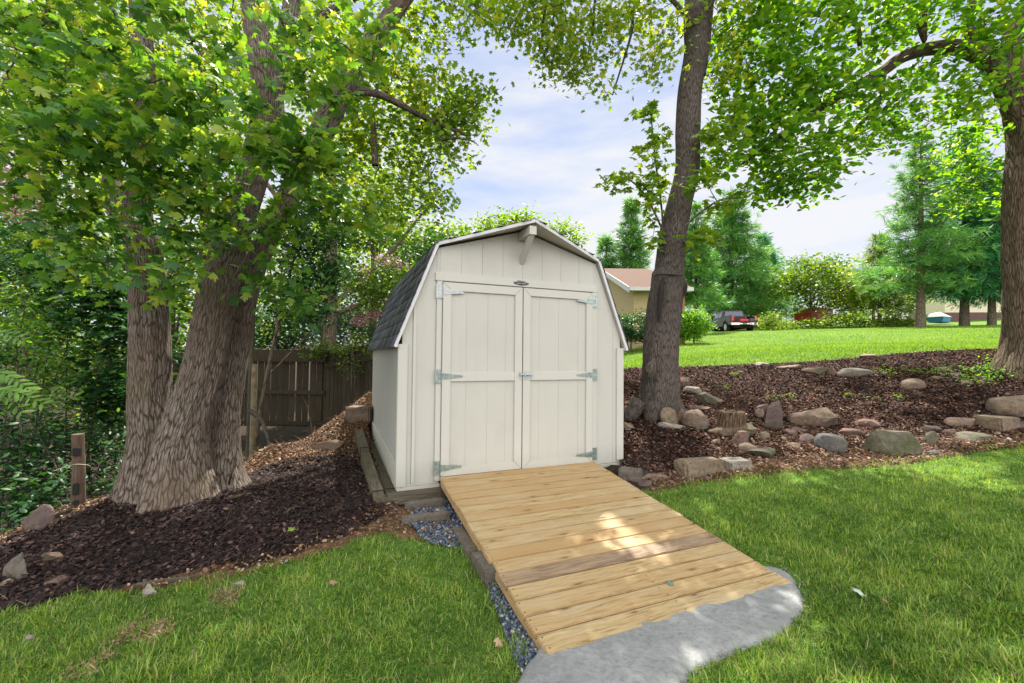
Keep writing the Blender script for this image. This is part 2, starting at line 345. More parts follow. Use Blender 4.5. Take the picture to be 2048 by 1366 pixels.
for k, (u0, u1) in enumerate(((.372, 1.203), (1.213, 2.051))):
    z0, z1 = .045 if k == 0 else .035, 1.893
    door = None
    mb = MB(); fw = .083
    us = [u0 + .02, u0 + .24, u0 + .46, u0 + .655, u1 - .02] if k == 0 else [u0 + .02, u0 + .19, u0 + .42, u0 + .66, u1 - .02]
    for a_, b_ in zip(us[:-1], us[1:]): mb.box((a_ + .001, -.030, z0 + .02), (b_ - .001, -.0275, z1 - .02))
    mb.box((u0 + .005, -.0274, z0 + .005), (u1 - .005, -.002, z1 - .005))
    door = mb.build('door', M_PAINT, shed)
    # mitred frame in four pieces + the middle rail
    y0, y1 = -.0486, -.0305; g = .0012
    mb = MB()
    mb.prism([(u0, z1), (u0, z0), (u0 + fw - g, z0 + fw - g), (u0 + fw - g, z1 - fw + g)], y0, y1, axis='y')
    mb.build('door_stile', M_TRIMP, door, .002); mb = MB()
    mb.prism([(u1, z0), (u1, z1), (u1 - fw + g, z1 - fw + g), (u1 - fw + g, z0 + fw - g)], y0, y1, axis='y')
    mb.build('door_stile', M_TRIMP, door, .002)
    mb = MB()
    mb.prism([(u0 + g * 2, z1), (u0 + fw, z1 - fw + g * 2), (u1 - fw, z1 - fw + g * 2), (u1 - g * 2, z1)], y0 + .001, y1, axis='y')
    mb.build('door_rail', M_TRIMP, door, .002); mb = MB()
    mb.prism([(u0 + g * 2, z0), (u1 - g * 2, z0), (u1 - fw, z0 + fw - g * 2), (u0 + fw, z0 + fw - g * 2)], y0 + .001, y1, axis='y')
    mb.build('door_rail', M_TRIMP, door, .002); mb = MB()
    mb.box((u0 + fw, y0 + .001, .94), (u1 - fw, y1, 1.025))
    mb.build('door_rail', M_TRIMP, door, .002)
    hu = u0 - .003 if k == 0 else u1 + .003
    for hz in (1.80, .99, .125): hinge(door, hu, hz, 1 if k == 0 else -1, k == 0 and hz > 1.5)
    if k == 1:
        mb = MB(); mb.box((u0 - .005, -.0525, .945), (u0 + .10, -.0488, 1.035)); mb.box((u0 - .045, -.0525, .945), (u0 - .012, -.0488, 1.035))
        mb.cyl((u0 - .04, -.061, 1.0), (u0 + .105, -.061, 1.0), .008, 12); mb.cyl((u0 + .05, -.061, 1.0), (u0 + .05, -.085, .992), .006, 10)
        for uu in (u0 - .03, u0 + .015, u0 + .08): mb.box((uu - .007, -.071, .987), (uu + .007, -.0526, 1.013))
        mb.build('slide_bolt', M_GALVB, door, .001)
# name plate: a black winged emblem with small silver strokes over the doors
mb = MB(); pu, pz = 1.19, 1.943
mb.prism([(pu - .085, pz + .006), (pu - .08, pz - .012), (pu, pz - .026), (pu + .078, pz - .014), (pu + .085, pz + .004), (pu + .045, pz + .008), (pu + .04, pz + .022), (pu - .042, pz + .024), (pu - .047, pz + .008)], -.040, -.0345, axis='y')
pl = mb.build('name_plate', simple('black_plate', (.015, .018, .025), .3), shed, .001)
mb = MB()
for k in range(6):
    x = pu - .036 + k * .0142; mb.prism([(x, pz + .010), (x + .004, pz + .010), (x + .006, pz + .021), (x + .002, pz + .021)], -.0425, -.0402, axis='y')
    if k % 2 == 0: mb.prism([(x + .006, pz + .017), (x + .011, pz + .017), (x + .011, pz + .021), (x + .006, pz + .021)], -.0425, -.0402, axis='y')
mb.box((pu - .05, -.0425, pz - .008), (pu - .008, -.0402, pz - .004)); mb.box((pu + .008, -.0425, pz - .008), (pu + .05, -.0402, pz - .004))
mb.build('plate_strokes', M_GALVB, pl)

# roof
def m_shingle():
    m, t, out = mat('slate_shingles'); tc_ = N(t, 'ShaderNodeTexCoord'); V = tc_.outputs['Object']
    at = N(t, 'ShaderNodeAttribute', attribute_name='tone')
    gr = noi(t, V, 160, 3, .7); st = noi(t, V, 2.0, 5, .65, (.15, 6, .15)); st2 = noi(t, V, 12, 4, .6, (.3, 6, .3))
    c = ramp(t, at.outputs['Fac'], [(0, (.035, .052, .078)), (.55, (.065, .085, .12)), (1, (.12, .135, .165))]).outputs[0]
    c = mixc(t, ramp(t, st.outputs[0], [(.52, (0, 0, 0)), (.64, (.95, .95, .95))]).outputs[0], c, (.23, .22, .20))
    c = mixc(t, ramp(t, st2.outputs[0], [(.5, (0, 0, 0)), (.75, (.45, .45, .45))]).outputs[0], c, (.15, .135, .12))
    c = mixc(t, .35, c, gr.outputs[0], 'OVERLAY')
    pbr(t, out, c, .75, bump(t, gr.outputs[0], .5, .003), spec=.4); return m
M_SHIN = m_shingle()
FO = .05                                   # rake overhang at eave and break
PRO = .30                                  # how far the ridge reaches out past the front wall
def fo(u):
    m_ = min(u, W_ - u)
    return FO if m_ <= BRU else FO + (PRO - FO) * (m_ - BRU) / (W_ / 2 - BRU)
sgnL = (BRZ - EAV) / BRU
EU, EZ = -.055, EAV - .055 * sgnL + .13     # eave tip
roof = None
sec = [(-.062, 1.262), (BRU - .012, BRZ + .012), (W_ / 2, PKZ + .012), (W_ - BRU + .012, BRZ + .012), (W_ + .062, 1.262)]
mb = MB(); T = .018
def slab(p, q, y0p, y0q, y1, off0, off1, mb):
    p, q = Vector((p[0], 0, p[1])), Vector((q[0], 0, q[1])); d = (q - p).normalized(); n_ = Vector((-d.z, 0, d.x))
    if n_.z < 0: n_ = -n_
    pts = []
    for P, y in ((p, y0p), (q, y0q), (q, y1), (p, y1)):
        for o_ in (off0, off1): pts.append((P.x + n_.x * o_, y, P.z + n_.z * o_))
    mb.hull(pts)
for i in range(4):
    a_, b_ = sec[i], sec[i + 1]
    slab(a_, b_, -fo(a_[0]), -fo(b_[0]), D_ + .05, 0, T, mb)
roof = mb.build('roof', M_TRIMP, shed)
mb = MB()
for i in (0, 1, 2, 3):
    a_, b_ = sec[i], sec[i + 1]
    pa, qa = Vector((a_[0], 0, a_[1])), Vector((b_[0], 0, b_[1])); d = (qa - pa).normalized(); n_ = Vector((-d.z, 0, d.x))
    if n_.z < 0: n_ = -n_
    pts = []
    for P, y in ((pa, -fo(a_[0])), (qa, -fo(b_[0]))):
        for o_ in (-.008, T + .003):
            for dy in (-.010, -.001): pts.append((P.x + n_.x * o_, y + dy, P.z + n_.z * o_))
    mb.hull(pts)
mb.build('rake_trim', M_EDGE, roof)
def shingles(a_, b_, rows):
    V, F, tn = [], [], []
    pa, qa = Vector((a_[0], 0, a_[1])), Vector((b_[0], 0, b_[1])); d = (qa - pa); Ln = d.length; d.normalize(); n_ = Vector((-d.z, 0, d.x))
    if n_.z < 0: n_ = -n_
    e = Ln / rows
    for r_ in range(rows):
        s0, s1 = r_ * e - .012, (r_ + 1) * e + .02
        f0 = fo(pa.x + d.x * max(0, s0)); v = -f0 - .018 - (.15 * (r_ % 2))
        while v < D_ + .06:
            v1 = min(v + .304, D_ + .06); va = max(v, -fo(pa.x + d.x * max(0, min(Ln, (s0 + s1) / 2))) - .018)
            if v1 - va > .01:
                jl = random.uniform(-.004, .004); k0 = len(V); lift = random.uniform(0, .003)
                for (s_, h0) in ((s0 + jl, .014 + lift), (s1, .006)):
                    for yy in (va + .0015, v1 - .0015):
                        for hh in (h0 - .005, h0): 
                            q = pa + d * s_ + n_ * (T + hh); V.append((q.x, yy, q.z))
                F += [(k0 + 1, k0 + 3, k0 + 7, k0 + 5), (k0, k0 + 2, k0 + 3, k0 + 1), (k0, k0 + 1, k0 + 5, k0 + 4), (k0 + 2, k0 + 6, k0 + 7, k0 + 3)]
                tn += [random.random()] * 8
            v = v1
    return nmesh('shingles', np.array(V), [np.array(F)], M_SHIN, roof, {'tone': np.array(tn)})
shingles(sec[0], sec[1], 8); shingles(sec[4], sec[3], 8); shingles(sec[1], sec[2], 8); shingles(sec[3], sec[2], 8)
mb = MB(); mb.hull([(sx_, y, z) for sx_, z in ((W_ / 2 - .1, PKZ + .012), (W_ / 2, PKZ + .046), (W_ / 2 + .1, PKZ + .012), (W_ / 2, PKZ + .02)) for y in (-PRO + .0, D_ + .05)]); mb.build('ridge_cap', M_SHIN, roof)
# boxed eave returns
for s_, x0, x1 in ((0, -.055, -.0125), (1, W_ + .0125, W_ + .055)):
    mb = MB(); 
    if s_ == 0: mb.prism([(x0, 1.262), (-.037, 1.262), (-.037, 1.33)], -.046, -.03, axis='y')
    else: mb.prism([(x1, 1.262), (W_ + .037, 1.262), (W_ + .037, 1.33)], -.046, -.03, axis='y')
    mb.build('eave_return', M_TRIMP, shed)
    mb = MB(); mb.box((x0 if s_ == 0 else W_ + .013, 0, 1.262), (-.013 if s_ == 0 else x1, D_, 1.275)); mb.build('eave_soffit', M_TRIMP, shed)
# ridge bracket
mb = MB(); bu = W_ / 2 - .02
mb.box((bu - .035, -PRO + .012, 2.385), (bu + .04, -.0125, PKZ - .03))
mb.prism([(-.0125, 2.135), (-.0125, 2.215), (-.20, 2.384), (-.272, 2.384)], bu - .02, bu + .03, axis='x')
mb.build('peak_bracket', M_TRIMP, shed, .002)

# ------------------------------------------------------------------ THE RAMP
RL, RZ0, RZ1, RU0, RU1 = 2.215, -SZ + .03, .045, .368, 2.073
rampo = tag(empty('ramp', tuple(s2w(0, 0, 0)), SA), 'new yellow pine boarded ramp running up to the shed doors', 'ramp')
rd = Vector((0, -RL, RZ0 - RZ1)); rl = rd.length; ex = Vector((1, 0, 0)); ey = rd.normalized(); ez = Vector((0, 0, 1)); ez = (ez - ez.dot(ey) * ey).normalized()
MR = Matrix(((ex.x, -ey.x, ez.x, 0), (ex.y, -ey.y, ez.y, 0), (ex.z, -ey.z, ez.z, 0), (0, 0, 0, 1)))
M_SCREW = simple('screw_head', (.05, .04, .025), .5); nb = 17; bw = rl / nb
for i in range(nb):
    c0 = Vector((0, -.045, RZ1)) + ey * (i * bw + bw / 2)
    j = random.uniform(-.006, .006); gap = .0055 + random.random() * .003
    if i in (12, 13, 14, 15): gap += .002
    mb = MB(); Lh = (RU1 - RU0) / 2 + random.uniform(-.004, .006)
    mb.box((-Lh, -bw / 2 + gap / 2, -.028), (Lh, bw / 2 - gap / 2, 0))
    o = mb.build('board', M_OLDB if i == 12 else M_BOARD, rampo, .0045)
    bm = bmesh.new(); bm.from_mesh(o.data)
    for su in (-Lh + .022, 0.01, Lh - .028):
        for sv in (-bw * .25, bw * .27):
            r_ = bmesh.ops.create_circle(bm, cap_ends=True, segments=8, radius=.0048, matrix=Matrix.Translation((su + random.uniform(-.006, .006), sv + random.uniform(-.006, .006), .0006)))
            for v_ in r_['verts']:
                for f_ in v_.link_faces: f_.material_index = 1
    bm.to_mesh(o.data); bm.free(); o.data.materials.append(M_SCREW)
    o.matrix_local = Matrix.Translation(Vector(((RU0 + RU1) / 2 + j, c0.y, c0.z + random.uniform(-.0008, .0015)))) @ MR
    if i == 12: o['label'] = 'reused weathered grey brown board'
for u in (RU0 + .002, (RU0 + RU1) / 2, RU1 - .04):
    pts = [(-.05, RZ1 - .03), (-RL - .03, RZ0 - .03), (-RL - .03, RZ0 - .05), (-2.05, RZ0 - .05), (-.05, RZ1 - .085)]
    mb = MB(); mb.prism(pts, u, u + .038, axis='x'); mb.build('joist', M_BOARD, rampo, .003)
# ------------------------------------------------------------------ timbers and blocks under the shed
def beam(name, label, p, q, w, h, m=M_TIMBER, grp=None, sag=.0, cat='timber'):
    """a squared timber between two world points (centre line), rough and slightly warped"""
    p, q = Vector(p), Vector(q); ln = (q - p).length
    bm = bmesh.new(); bmesh.ops.create_cube(bm, size=1.0)
    bmesh.ops.subdivide_edges(bm, edges=[e for e in bm.edges if abs(e.verts[0].co.x - e.verts[1].co.x) > .5], cuts=max(4, int(ln * 9)), use_grid_fill=True)
    bmesh.ops.bevel(bm, geom=[e for e in bm.edges if len(e.link_faces) == 2 and e.calc_face_angle(0) > .6], offset=.09, segments=2, affect='EDGES')
    sd_ = random.uniform(0, 99)
    for v in bm.verts:
        v.co = Vector((v.co.x * ln, v.co.y * w, v.co.z * h))
        n_ = noise.noise_vector(Vector((v.co.x * 3 + sd_, v.co.y * 9, v.co.z * 9)))
        v.co += Vector((n_.x * .01, n_.y * .007, n_.z * .005 + sag * math.sin(v.co.x * 2)))
    me = bpy.data.meshes.new(name); bm.to_mesh(me); bm.free(); me.materials.append(m)
    o = bpy.data.objects.new(name, me); C.objects.link(o)
    d = (q - p).normalized(); y = Vector((0, 0, 1)).cross(d).normalized(); z = d.cross(y)
    o.matrix_world = Matrix.Translation((p + q) / 2) @ Matrix(((d.x, y.x, z.x, 0), (d.y, y.y, z.y, 0), (d.z, y.z, z.z, 0), (0, 0, 0, 1)))
    return tag(o, label, cat, grp)
beam('timber', 'dark weathered timber lying under the front of the shed beside the ramp', s2w(-.17, -.07, -.115), s2w(.42, -.04, -.105), .10, .11, grp='timbers under the shed')
beam('timber', 'mossy timber edging the ground along the side of the shed, nearest to the ramp', s2w(-.19, -.12, -.11), s2w(-.22, 1.3, -.02), .11, .15, grp='timbers under the shed')
beam('timber', 'sunlit timber edging the shed side further back toward the fence', s2w(-.21, 1.33, .0), s2w(-.22, 2.7, .06), .11, .13, grp='timbers under the shed')
beam('timber', 'dark rotten skid beam tucked right under the shed wall', s2w(-.07, .0, -.105), s2w(-.07, 2.9, -.10), .13, .09, grp='timbers under the shed')
beam('timber', 'short brown timber end beside the grey cracked paving stone', s2w(2.05, -.10, -.095), s2w(2.62, -.10, -.105), .13, .07, m_wood('brown_timber', [(.06, .04, .02), (.16, .11, .06), (.27, .2, .12), (.1, .08, .05), (.08, .06, .04)], False, (2, 22, 22), .8, .85), 'timbers under the shed')
# ------------------------------------------------------------------ GROUND
PG_ML = poly([(-160, 1250), (-160, 1110), (0, 1083), (100, 1050), (200, 1012), (260, 990), (360, 975), (480, 955), (560, 925), (640, 915), (720, 900), (745, 910), (755, 950), (770, 1000), (760, 1040), (700, 1075), (600, 1105), (500, 1130), (400, 1142), (300, 1168), (220, 1180), (150, 1197), (60, 1222)])
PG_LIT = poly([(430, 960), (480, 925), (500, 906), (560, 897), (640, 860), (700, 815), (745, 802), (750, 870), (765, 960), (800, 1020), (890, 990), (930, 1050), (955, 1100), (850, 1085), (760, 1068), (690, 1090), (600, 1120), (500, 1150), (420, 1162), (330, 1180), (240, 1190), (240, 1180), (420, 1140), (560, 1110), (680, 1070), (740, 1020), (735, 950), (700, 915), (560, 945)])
PG_GRAV = poly([(815, 1040), (850, 1005), (893, 975), (930, 1035), (975, 1110), (915, 1100), (850, 1085)])
PG_MR = poly([(1228, 742), (1240, 740), (1330, 735), (1500, 729), (1750, 713), (2000, 700), (2350, 690), (2400, 850), (2048, 866), (1900, 872), (1780, 885), (1640, 905), (1500, 925), (1350, 948), (1240, 940)])
PG_STR = poly([(1290, 962), (1360, 938), (1440, 915), (1400, 870), (1500, 850), (1650, 860), (1750, 862), (1900, 850), (2048, 845), (2300, 850), (2300, 885), (2048, 895), (1960, 905), (1850, 925), (1720, 937), (1600, 945), (1500, 955), (1400, 965), (1300, 985)])
PG_LL = poly([(-500, 1290), (-160, 1248), (0, 1228), (60, 1218), (150, 1197), (240, 1186), (330, 1172), (420, 1156), (500, 1146), (560, 1132), (640, 1112), (700, 1092), (760, 1068), (850, 1082), (920, 1088), (960, 1110), (1085, 1335), (1050, 1366), (980, 1900), (-900, 1900)])
PG_LR = poly([(1275, 985), (1360, 966), (1450, 952), (1600, 938), (1720, 930), (1850, 916), (1960, 898), (2048, 888), (2400, 865), (2900, 1900), (1250, 1900), (1330, 1450), (1250, 1200)])
_e = poly([(1190, 744), (1240, 739), (1330, 734), (1500, 728), (1750, 712), (2000, 699), (2350, 688)])
PG_FAR = np.array([(_e[0][0] - .5, _e[0][1] + .3)] + [tuple(p) for p in _e] + [(30, 11), (80, 30), (120, 140), (-4, 140), (0.8, 22), (0.6, 14)])
PG_RAMP = np.array([(s2w(u, v, 0).x, s2w(u, v, 0).y) for u, v in ((RU0 - .015, .1), (RU1 + .015, .1), (RU1 + .02, -RL - .06), (RU0 - .02, -RL - .06))])
PG_SHED = np.array([(s2w(u, v, 0).x, s2w(u, v, 0).y) for u, v in ((-.1, -.05), (W_ + .05, -.05), (W_ + .05, D_ + .1), (-.1, D_ + .1))])
_pad_px = [(1074, 1300), (1062, 1325), (1043, 1345), (1032, 1372), (1010, 1420), (1000, 1470), (1180, 1500), (1330, 1450), (1358, 1400), (1372, 1366), (1405, 1340), (1450, 1330), (1478, 1312), (1520, 1298), (1560, 1280), (1592, 1252), (1612, 1226), (1614, 1200), (1598, 1170), (1592, 1150), (1570, 1138), (1545, 1130), (1520, 1128), (1480, 1135)]
PG_PAD = poly(_pad_px)
def nz2(x, y, s=1.0, o=0.0):
    """cheap smooth value noise on arrays, -1..1"""
    x = x * s + o; y = y * s + o * 1.7
    return (np.sin(x * 1.7 + 1.3 * np.sin(y * 1.1)) + np.sin(y * 2.3 + 1.7 * np.sin(x * .9 + 2)) + np.sin((x + y) * 3.1 + 1.1 * np.sin(x * 2.7)) * .6 + np.sin((x - y) * 4.3 + 2 * np.sin(y * 3.3)) * .5) / 3.1
def soft(pg, X, Y, j=.06):
    dx = nz2(X, Y, 6, 3) * j; dy = nz2(X, Y, 6, 11) * j; return inside(pg, X + dx, Y + dy)
xs = np.concatenate([-np.geomspace(7.6, 900, 45)[::-1], np.arange(-7.5, 10.5, .07), np.geomspace(10.6, 900, 55)])
ys = np.concatenate([-np.geomspace(1, 600, 20)[::-1], np.arange(.4, 12.5, .07), np.geomspace(12.6, 900, 80)])
X, Y = np.meshgrid(xs, ys); Z = gz(X, Y)
grass_m = (soft(PG_LL, X, Y) | soft(PG_LR, X, Y) | inside(PG_FAR, X, Y))
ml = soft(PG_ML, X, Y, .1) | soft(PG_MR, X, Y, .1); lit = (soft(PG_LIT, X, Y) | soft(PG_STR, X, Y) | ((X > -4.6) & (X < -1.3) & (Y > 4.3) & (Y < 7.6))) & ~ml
far_any = (Y > 12) & (X > 0.0) & ~inside(PG_FAR, X, Y)
grass_m |= far_any
hole = inside(PG_RAMP, X, Y) | inside(PG_PAD, X, Y)
near = (np.abs(X) < 11) & (Y < 13)
Z = Z + np.where(near, nz2(X, Y, 9) * .008 + nz2(X, Y, 23) * .004 + np.where(ml, nz2(X, Y, 5) * .02, 0), 0)
pin = inside(PG_PAD, X + .07, Y) & inside(PG_PAD, X - .07, Y) & inside(PG_PAD, X, Y + .07) & inside(PG_PAD, X, Y - .07)
Z = np.where(pin, Z - .05, Z)
Z = np.where(inside(PG_RAMP, X, Y), np.minimum(Z, .02), Z) - np.where(inside(PG_RAMP, X, Y), .03, 0)
Z = np.where(inside(PG_SHED, X, Y), np.minimum(Z, SZ - .12), Z)
Z = np.where(inside(PG_GRAV, X, Y), Z - .02, Z)
def m_ground():
    m, t, out = mat('ground'); tc_ = N(t, 'ShaderNodeTexCoord'); V = tc_.outputs['Object']
    at = N(t, 'ShaderNodeAttribute', attribute_name='zone'); sp = N(t, 'ShaderNodeSeparateColor'); L(t, at.outputs['Color'], sp.inputs[0])
    n1 = noi(t, V, 1.2, 5, .6); n2 = noi(t, V, 26, 5, .7); n3 = noi(t, V, 90, 3, .7); n4 = noi(t, V, .22, 4, .6)
    soil = ramp(t, n2.outputs[0], [(.3, (.012, .008, .006)), (.6, (.034, .024, .016)), (.8, (.06, .045, .03))]).outputs[0]
    gr = ramp(t, n2.outputs[0], [(.28, (.035, .075, .012)), (.55, (.075, .15, .02)), (.8, (.14, .24, .045))]).outputs[0]
    gr = mixc(t, ramp(t, n4.outputs[0], [(.4, (0, 0, 0)), (.7, (.5, .5, .5))]).outputs[0], gr, (.15, .23, .05))
    gr = mixc(t, ramp(t, n1.outputs[0], [(.62, (0, 0, 0)), (.8, (.6, .6, .6))]).outputs[0], gr, (.20, .17, .085))
    mu = ramp(t, n2.outputs[0], [(.35, (.012, .009, .009)), (.6, (.045, .030, .027)), (.8, (.10, .065, .05))]).outputs[0]
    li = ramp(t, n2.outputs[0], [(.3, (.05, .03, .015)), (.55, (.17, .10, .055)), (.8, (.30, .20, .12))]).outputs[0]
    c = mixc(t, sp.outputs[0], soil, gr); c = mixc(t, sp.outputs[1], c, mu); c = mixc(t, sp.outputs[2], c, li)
    hh = N(t, 'ShaderNodeMath', operation='ADD'); L(t, n2.outputs[0], hh.inputs[0]); L(t, n3.outputs[0], hh.inputs[1])
    pbr(t, out, c, .95, bump(t, hh.outputs[0], .6, .012), spec=.15); return m
nx, ny = len(xs), len(ys); idx = np.arange(nx * ny).reshape(ny, nx)
Fq = np.stack([idx[:-1, :-1], idx[:-1, 1:], idx[1:, 1:], idx[1:, :-1]], -1).reshape(-1, 4)
zone = np.stack([grass_m & ~ml & ~lit, ml, lit], -1).reshape(-1, 3).astype(float)
tag(nmesh('ground', np.c_[X.ravel(), Y.ravel(), Z.ravel()], [Fq], m_ground(), smooth=True, attrs={'zone': zone}), kind='structure')

# concrete pad at the foot of the ramp
def m_concrete():
    m, t, out = mat('fresh_concrete'); tc_ = N(t, 'ShaderNodeTexCoord'); V = tc_.outputs['Object']
    n1 = noi(t, V, 2.2, 5, .6); n2 = noi(t, V, 30, 6, .7); n3 = noi(t, V, 140, 2, .6)
    c = ramp(t, n1.outputs[0], [(.3, (.20, .21, .218)), (.7, (.31, .318, .32))]).outputs[0]
    c = mixc(t, ramp(t, n2.outputs[0], [(.45, (0, 0, 0)), (.65, (.6, .6, .6))]).outputs[0], c, (.15, .15, .145))
    c = mixc(t, ramp(t, n3.outputs[0], [(.70, (0, 0, 0)), (.74, (.7, .7, .7))]).outputs[0], c, (.12, .11, .10))
    h = N(t, 'ShaderNodeMath', operation='ADD'); L(t, n1.outputs[0], h.inputs[0]); L(t, n2.outputs[0], h.inputs[1])
    pbr(t, out, c, .85, bump(t, h.outputs[0], .8, .015), spec=.2); return m
_o = []
for i in range(len(PG_PAD)):
    a_, b_ = PG_PAD[i], PG_PAD[(i + 1) % len(PG_PAD)]; k_ = max(2, int(np.hypot(*(b_ - a_)) / .02))
    _o += [a_ + (b_ - a_) * j / k_ for j in range(k_)]
_o = np.array(_o)
for _ in range(14): _o = (np.roll(_o, 1, 0) + _o * 2 + np.roll(_o, -1, 0)) / 4
_o = _o + np.c_[nz2(_o[:, 0], _o[:, 1], 12), nz2(_o[:, 0], _o[:, 1], 12, 5)] * .009 + np.c_[nz2(_o[:, 0], _o[:, 1], 40), nz2(_o[:, 0], _o[:, 1], 40, 5)] * .003
gx = np.arange(_o[:, 0].min() - .05, _o[:, 0].max() + .05, .0125); gy = np.arange(_o[:, 1].min() - .05, _o[:, 1].max() + .05, .0125)
PX, PY = np.meshgrid(gx, gy); ins = inside(_o, PX, PY)
dd = np.full(PX.size, 9.0); near_i = np.zeros(PX.size, int); fx, fy = PX.ravel(), PY.ravel()
for i0 in range(0, len(fx), 4000):
    q_ = (fx[i0:i0+4000, None] - _o[None, :, 0]) ** 2 + (fy[i0:i0+4000, None] - _o[None, :, 1]) ** 2; near_i[i0:i0+4000] = q_.argmin(1); dd[i0:i0+4000] = np.sqrt(q_.min(1))
sn = (dd < .0125); fx[sn] = _o[near_i[sn], 0]; fy[sn] = _o[near_i[sn], 1]; ins = ins | sn.reshape(ins.shape); dd = np.where(sn, 0, dd).reshape(PX.shape)
lx = (PX - SX) * math.cos(SA) + (PY - SY) * math.sin(SA); lv = -(PX - SX) * math.sin(SA) + (PY - SY) * math.cos(SA)
over = np.clip((-(RL) + .10 + nz2(PX, PY, 8) * .02 - lv) / .06, 0, 1)
top = np.where((lx > RU0 - .02) & (lx < RU1 + .0), (.034 + .0 * over) * over - .03 * (1 - over), .025)
PZ = np.clip(gz(PX, PY), -.03, .03) * .4 + top + nz2(PX, PY, 4) * .004 + nz2(PX, PY, 17) * .003 - .06 * np.exp(-np.maximum(dd, 0) / .018)
idx = np.arange(PX.size).reshape(PX.shape)
q = np.stack([idx[:-1, :-1], idx[:-1, 1:], idx[1:, 1:], idx[1:, :-1]], -1); keep = ins[:-1, :-1] & ins[1:, 1:] & ins[:-1, 1:] & ins[1:, :-1]
tag(nmesh('concrete_pad', np.c_[PX.ravel(), PY.ravel(), PZ.ravel()], [q[keep]], m_concrete(), smooth=True), 'fresh grey concrete apron poured at the foot of the ramp', 'concrete pad', kind='structure')

# ------------------------------------------------------------------ scattering
def rot_frames(nrm, head):
    z = nrm / np.linalg.norm(nrm, axis=1, keepdims=True)
    y = head - (head * z).sum(1, keepdims=True) * z; y /= np.linalg.norm(y, axis=1, keepdims=True) + 1e-9
    x = np.cross(y, z); return np.stack([x, y, z], -1)
def inst(T, faces, P, Rm, S):
    """copies of the template T at P, with rotation Rm and scale S -> verts, face blocks"""
    n, k = len(P), len(T)
    if np.ndim(S) == 1: S = np.repeat(np.asarray(S)[:, None], 3, 1)
    V = np.einsum('nij,nkj->nki', Rm, T[None] * S[:, None, :]) + P[:, None]
    off = (np.arange(n) * k)[:, None, None]
    return V.reshape(-1, 3), [(np.asarray(f)[None] + off).reshape(-1, np.asarray(f).shape[1]) for f in faces]
def sample(pg, n, dens=None):
    lo, hi = pg.min(0), pg.max(0); out = []; c = 0
    while c < n:
        p = rng.uniform(lo, hi, (n * 2 + 1000, 2)); p = p[inside(pg, p[:, 0], p[:, 1])]
        if dens is not None and len(p): p = p[rng.random(len(p)) < dens(p)]
        out.append(p); c += len(p)
        if len(out) > 60: break
    return np.concatenate(out)[:n]
def m_tone(name, stops, rough=.85, extra=None, spec=.2, trans=0.0):
    m, t, out = mat(name); at = N(t, 'ShaderNodeAttribute', attribute_name='tone')
    c = ramp(t, at.outputs['Fac'], stops).outputs[0]
    if not trans: pbr(t, out, c, rough, spec=spec); return m
    b_ = pbr(t, None, c, rough, spec=spec)
    tl = N(t, 'ShaderNodeBsdfTranslucent'); bright = N(t, 'ShaderNodeMix', data_type='RGBA', blend_type='MULTIPLY'); bright.inputs['Factor'].default_value = 1
    L(t, c, bright.inputs['A']); bright.inputs['B'].default_value = extra or (1.9, 1.55, .45, 1); L(t, bright.outputs['Result'], tl.inputs[0])
    ms = N(t, 'ShaderNodeMixShader'); ms.inputs[0].default_value = trans; L(t, b_.outputs[0], ms.inputs[1]); L(t, tl.outputs[0], ms.inputs[2]); L(t, ms.outputs[0], out.inputs[0]); return m
FLK = np.array([(0, 0, .12), (-.5, -.42, 0), (.5, -.5, 0), (.62, .3, .04), (.1, .55, -.02), (-.55, .38, .02)]); FLKF = [np.array([(0, 1, 2), (0, 2, 3), (0, 3, 4), (0, 4, 5), (0, 5, 1)])]
def flakes(name, pg, n, smin, smax, asp, m, lift=.02, tilt=.35, excl=(), tonef=None, dens=None, jz=1.0):
    p = sample(pg, n, dens)
    for e in excl: p = p[~inside(e, p[:, 0], p[:, 1])]
    n = len(p); z = gz(p[:, 0], p[:, 1]) + nz2(p[:, 0], p[:, 1], 9) * .008 + rng.uniform(0, lift, n) * jz
    nr = np.c_[rng.normal(0, tilt, n), rng.normal(0, tilt, n), np.ones(n)]; hd = np.c_[rng.normal(size=(n, 2)), np.zeros(n)]
    s = rng.uniform(smin, smax, n) * (1 + .25 * (p[:, 1] > 5)); S = np.c_[s * asp * rng.uniform(.6, 1.3, n), s * rng.uniform(.8, 1.8, n), s]
    V, F = inst(FLK, FLKF, np.c_[p, z], rot_frames(nr, hd), S)
    tn = np.repeat(rng.random(n) if tonef is None else tonef(p), len(FLK))
    return V, F, tn
M_MULCH = m_tone('mulch_chips', [(0, (.007, .005, .006)), (.45, (.026, .016, .016)), (.8, (.070, .040, .034)), (.97, (.15, .09, .065)), (1, (.28, .20, .14))], .8, spec=.2)
M_MULR = m_tone('red_mulch_chips', [(0, (.008, .005, .005)), (.4, (.040, .022, .017)), (.8, (.115, .063, .046)), (.97, (.22, .13, .09)), (1, (.36, .25, .17))], .95, spec=.08)
Vs, Fs, Ts = [], [], []
def join(parts):
    Vs, Fs, Ts, off = [], {}, [], 0
    for V, F, T in parts:
        for f in F: Fs.setdefault(f.shape[1], []).append(f + off)
        Vs.append(V); Ts.append(T); off += len(V)
    return np.concatenate(Vs), [np.concatenate(v) for v in Fs.values()], np.concatenate(Ts)
PG_BANK = np.array([(-4.6, 4.9), (-3.6, 4.35), (-2.6, 4.45), (-1.9, 4.6), (-1.35, 5.0), (-1.75, 6.0), (-2.3, 7.4), (-3.2, 7.6), (-4.6, 6.6)])
PG_CREST = poly([(-160, 1115), (0, 1070), (100, 1032), (215, 990), (240, 1005), (110, 1062), (0, 1100), (-160, 1140)])
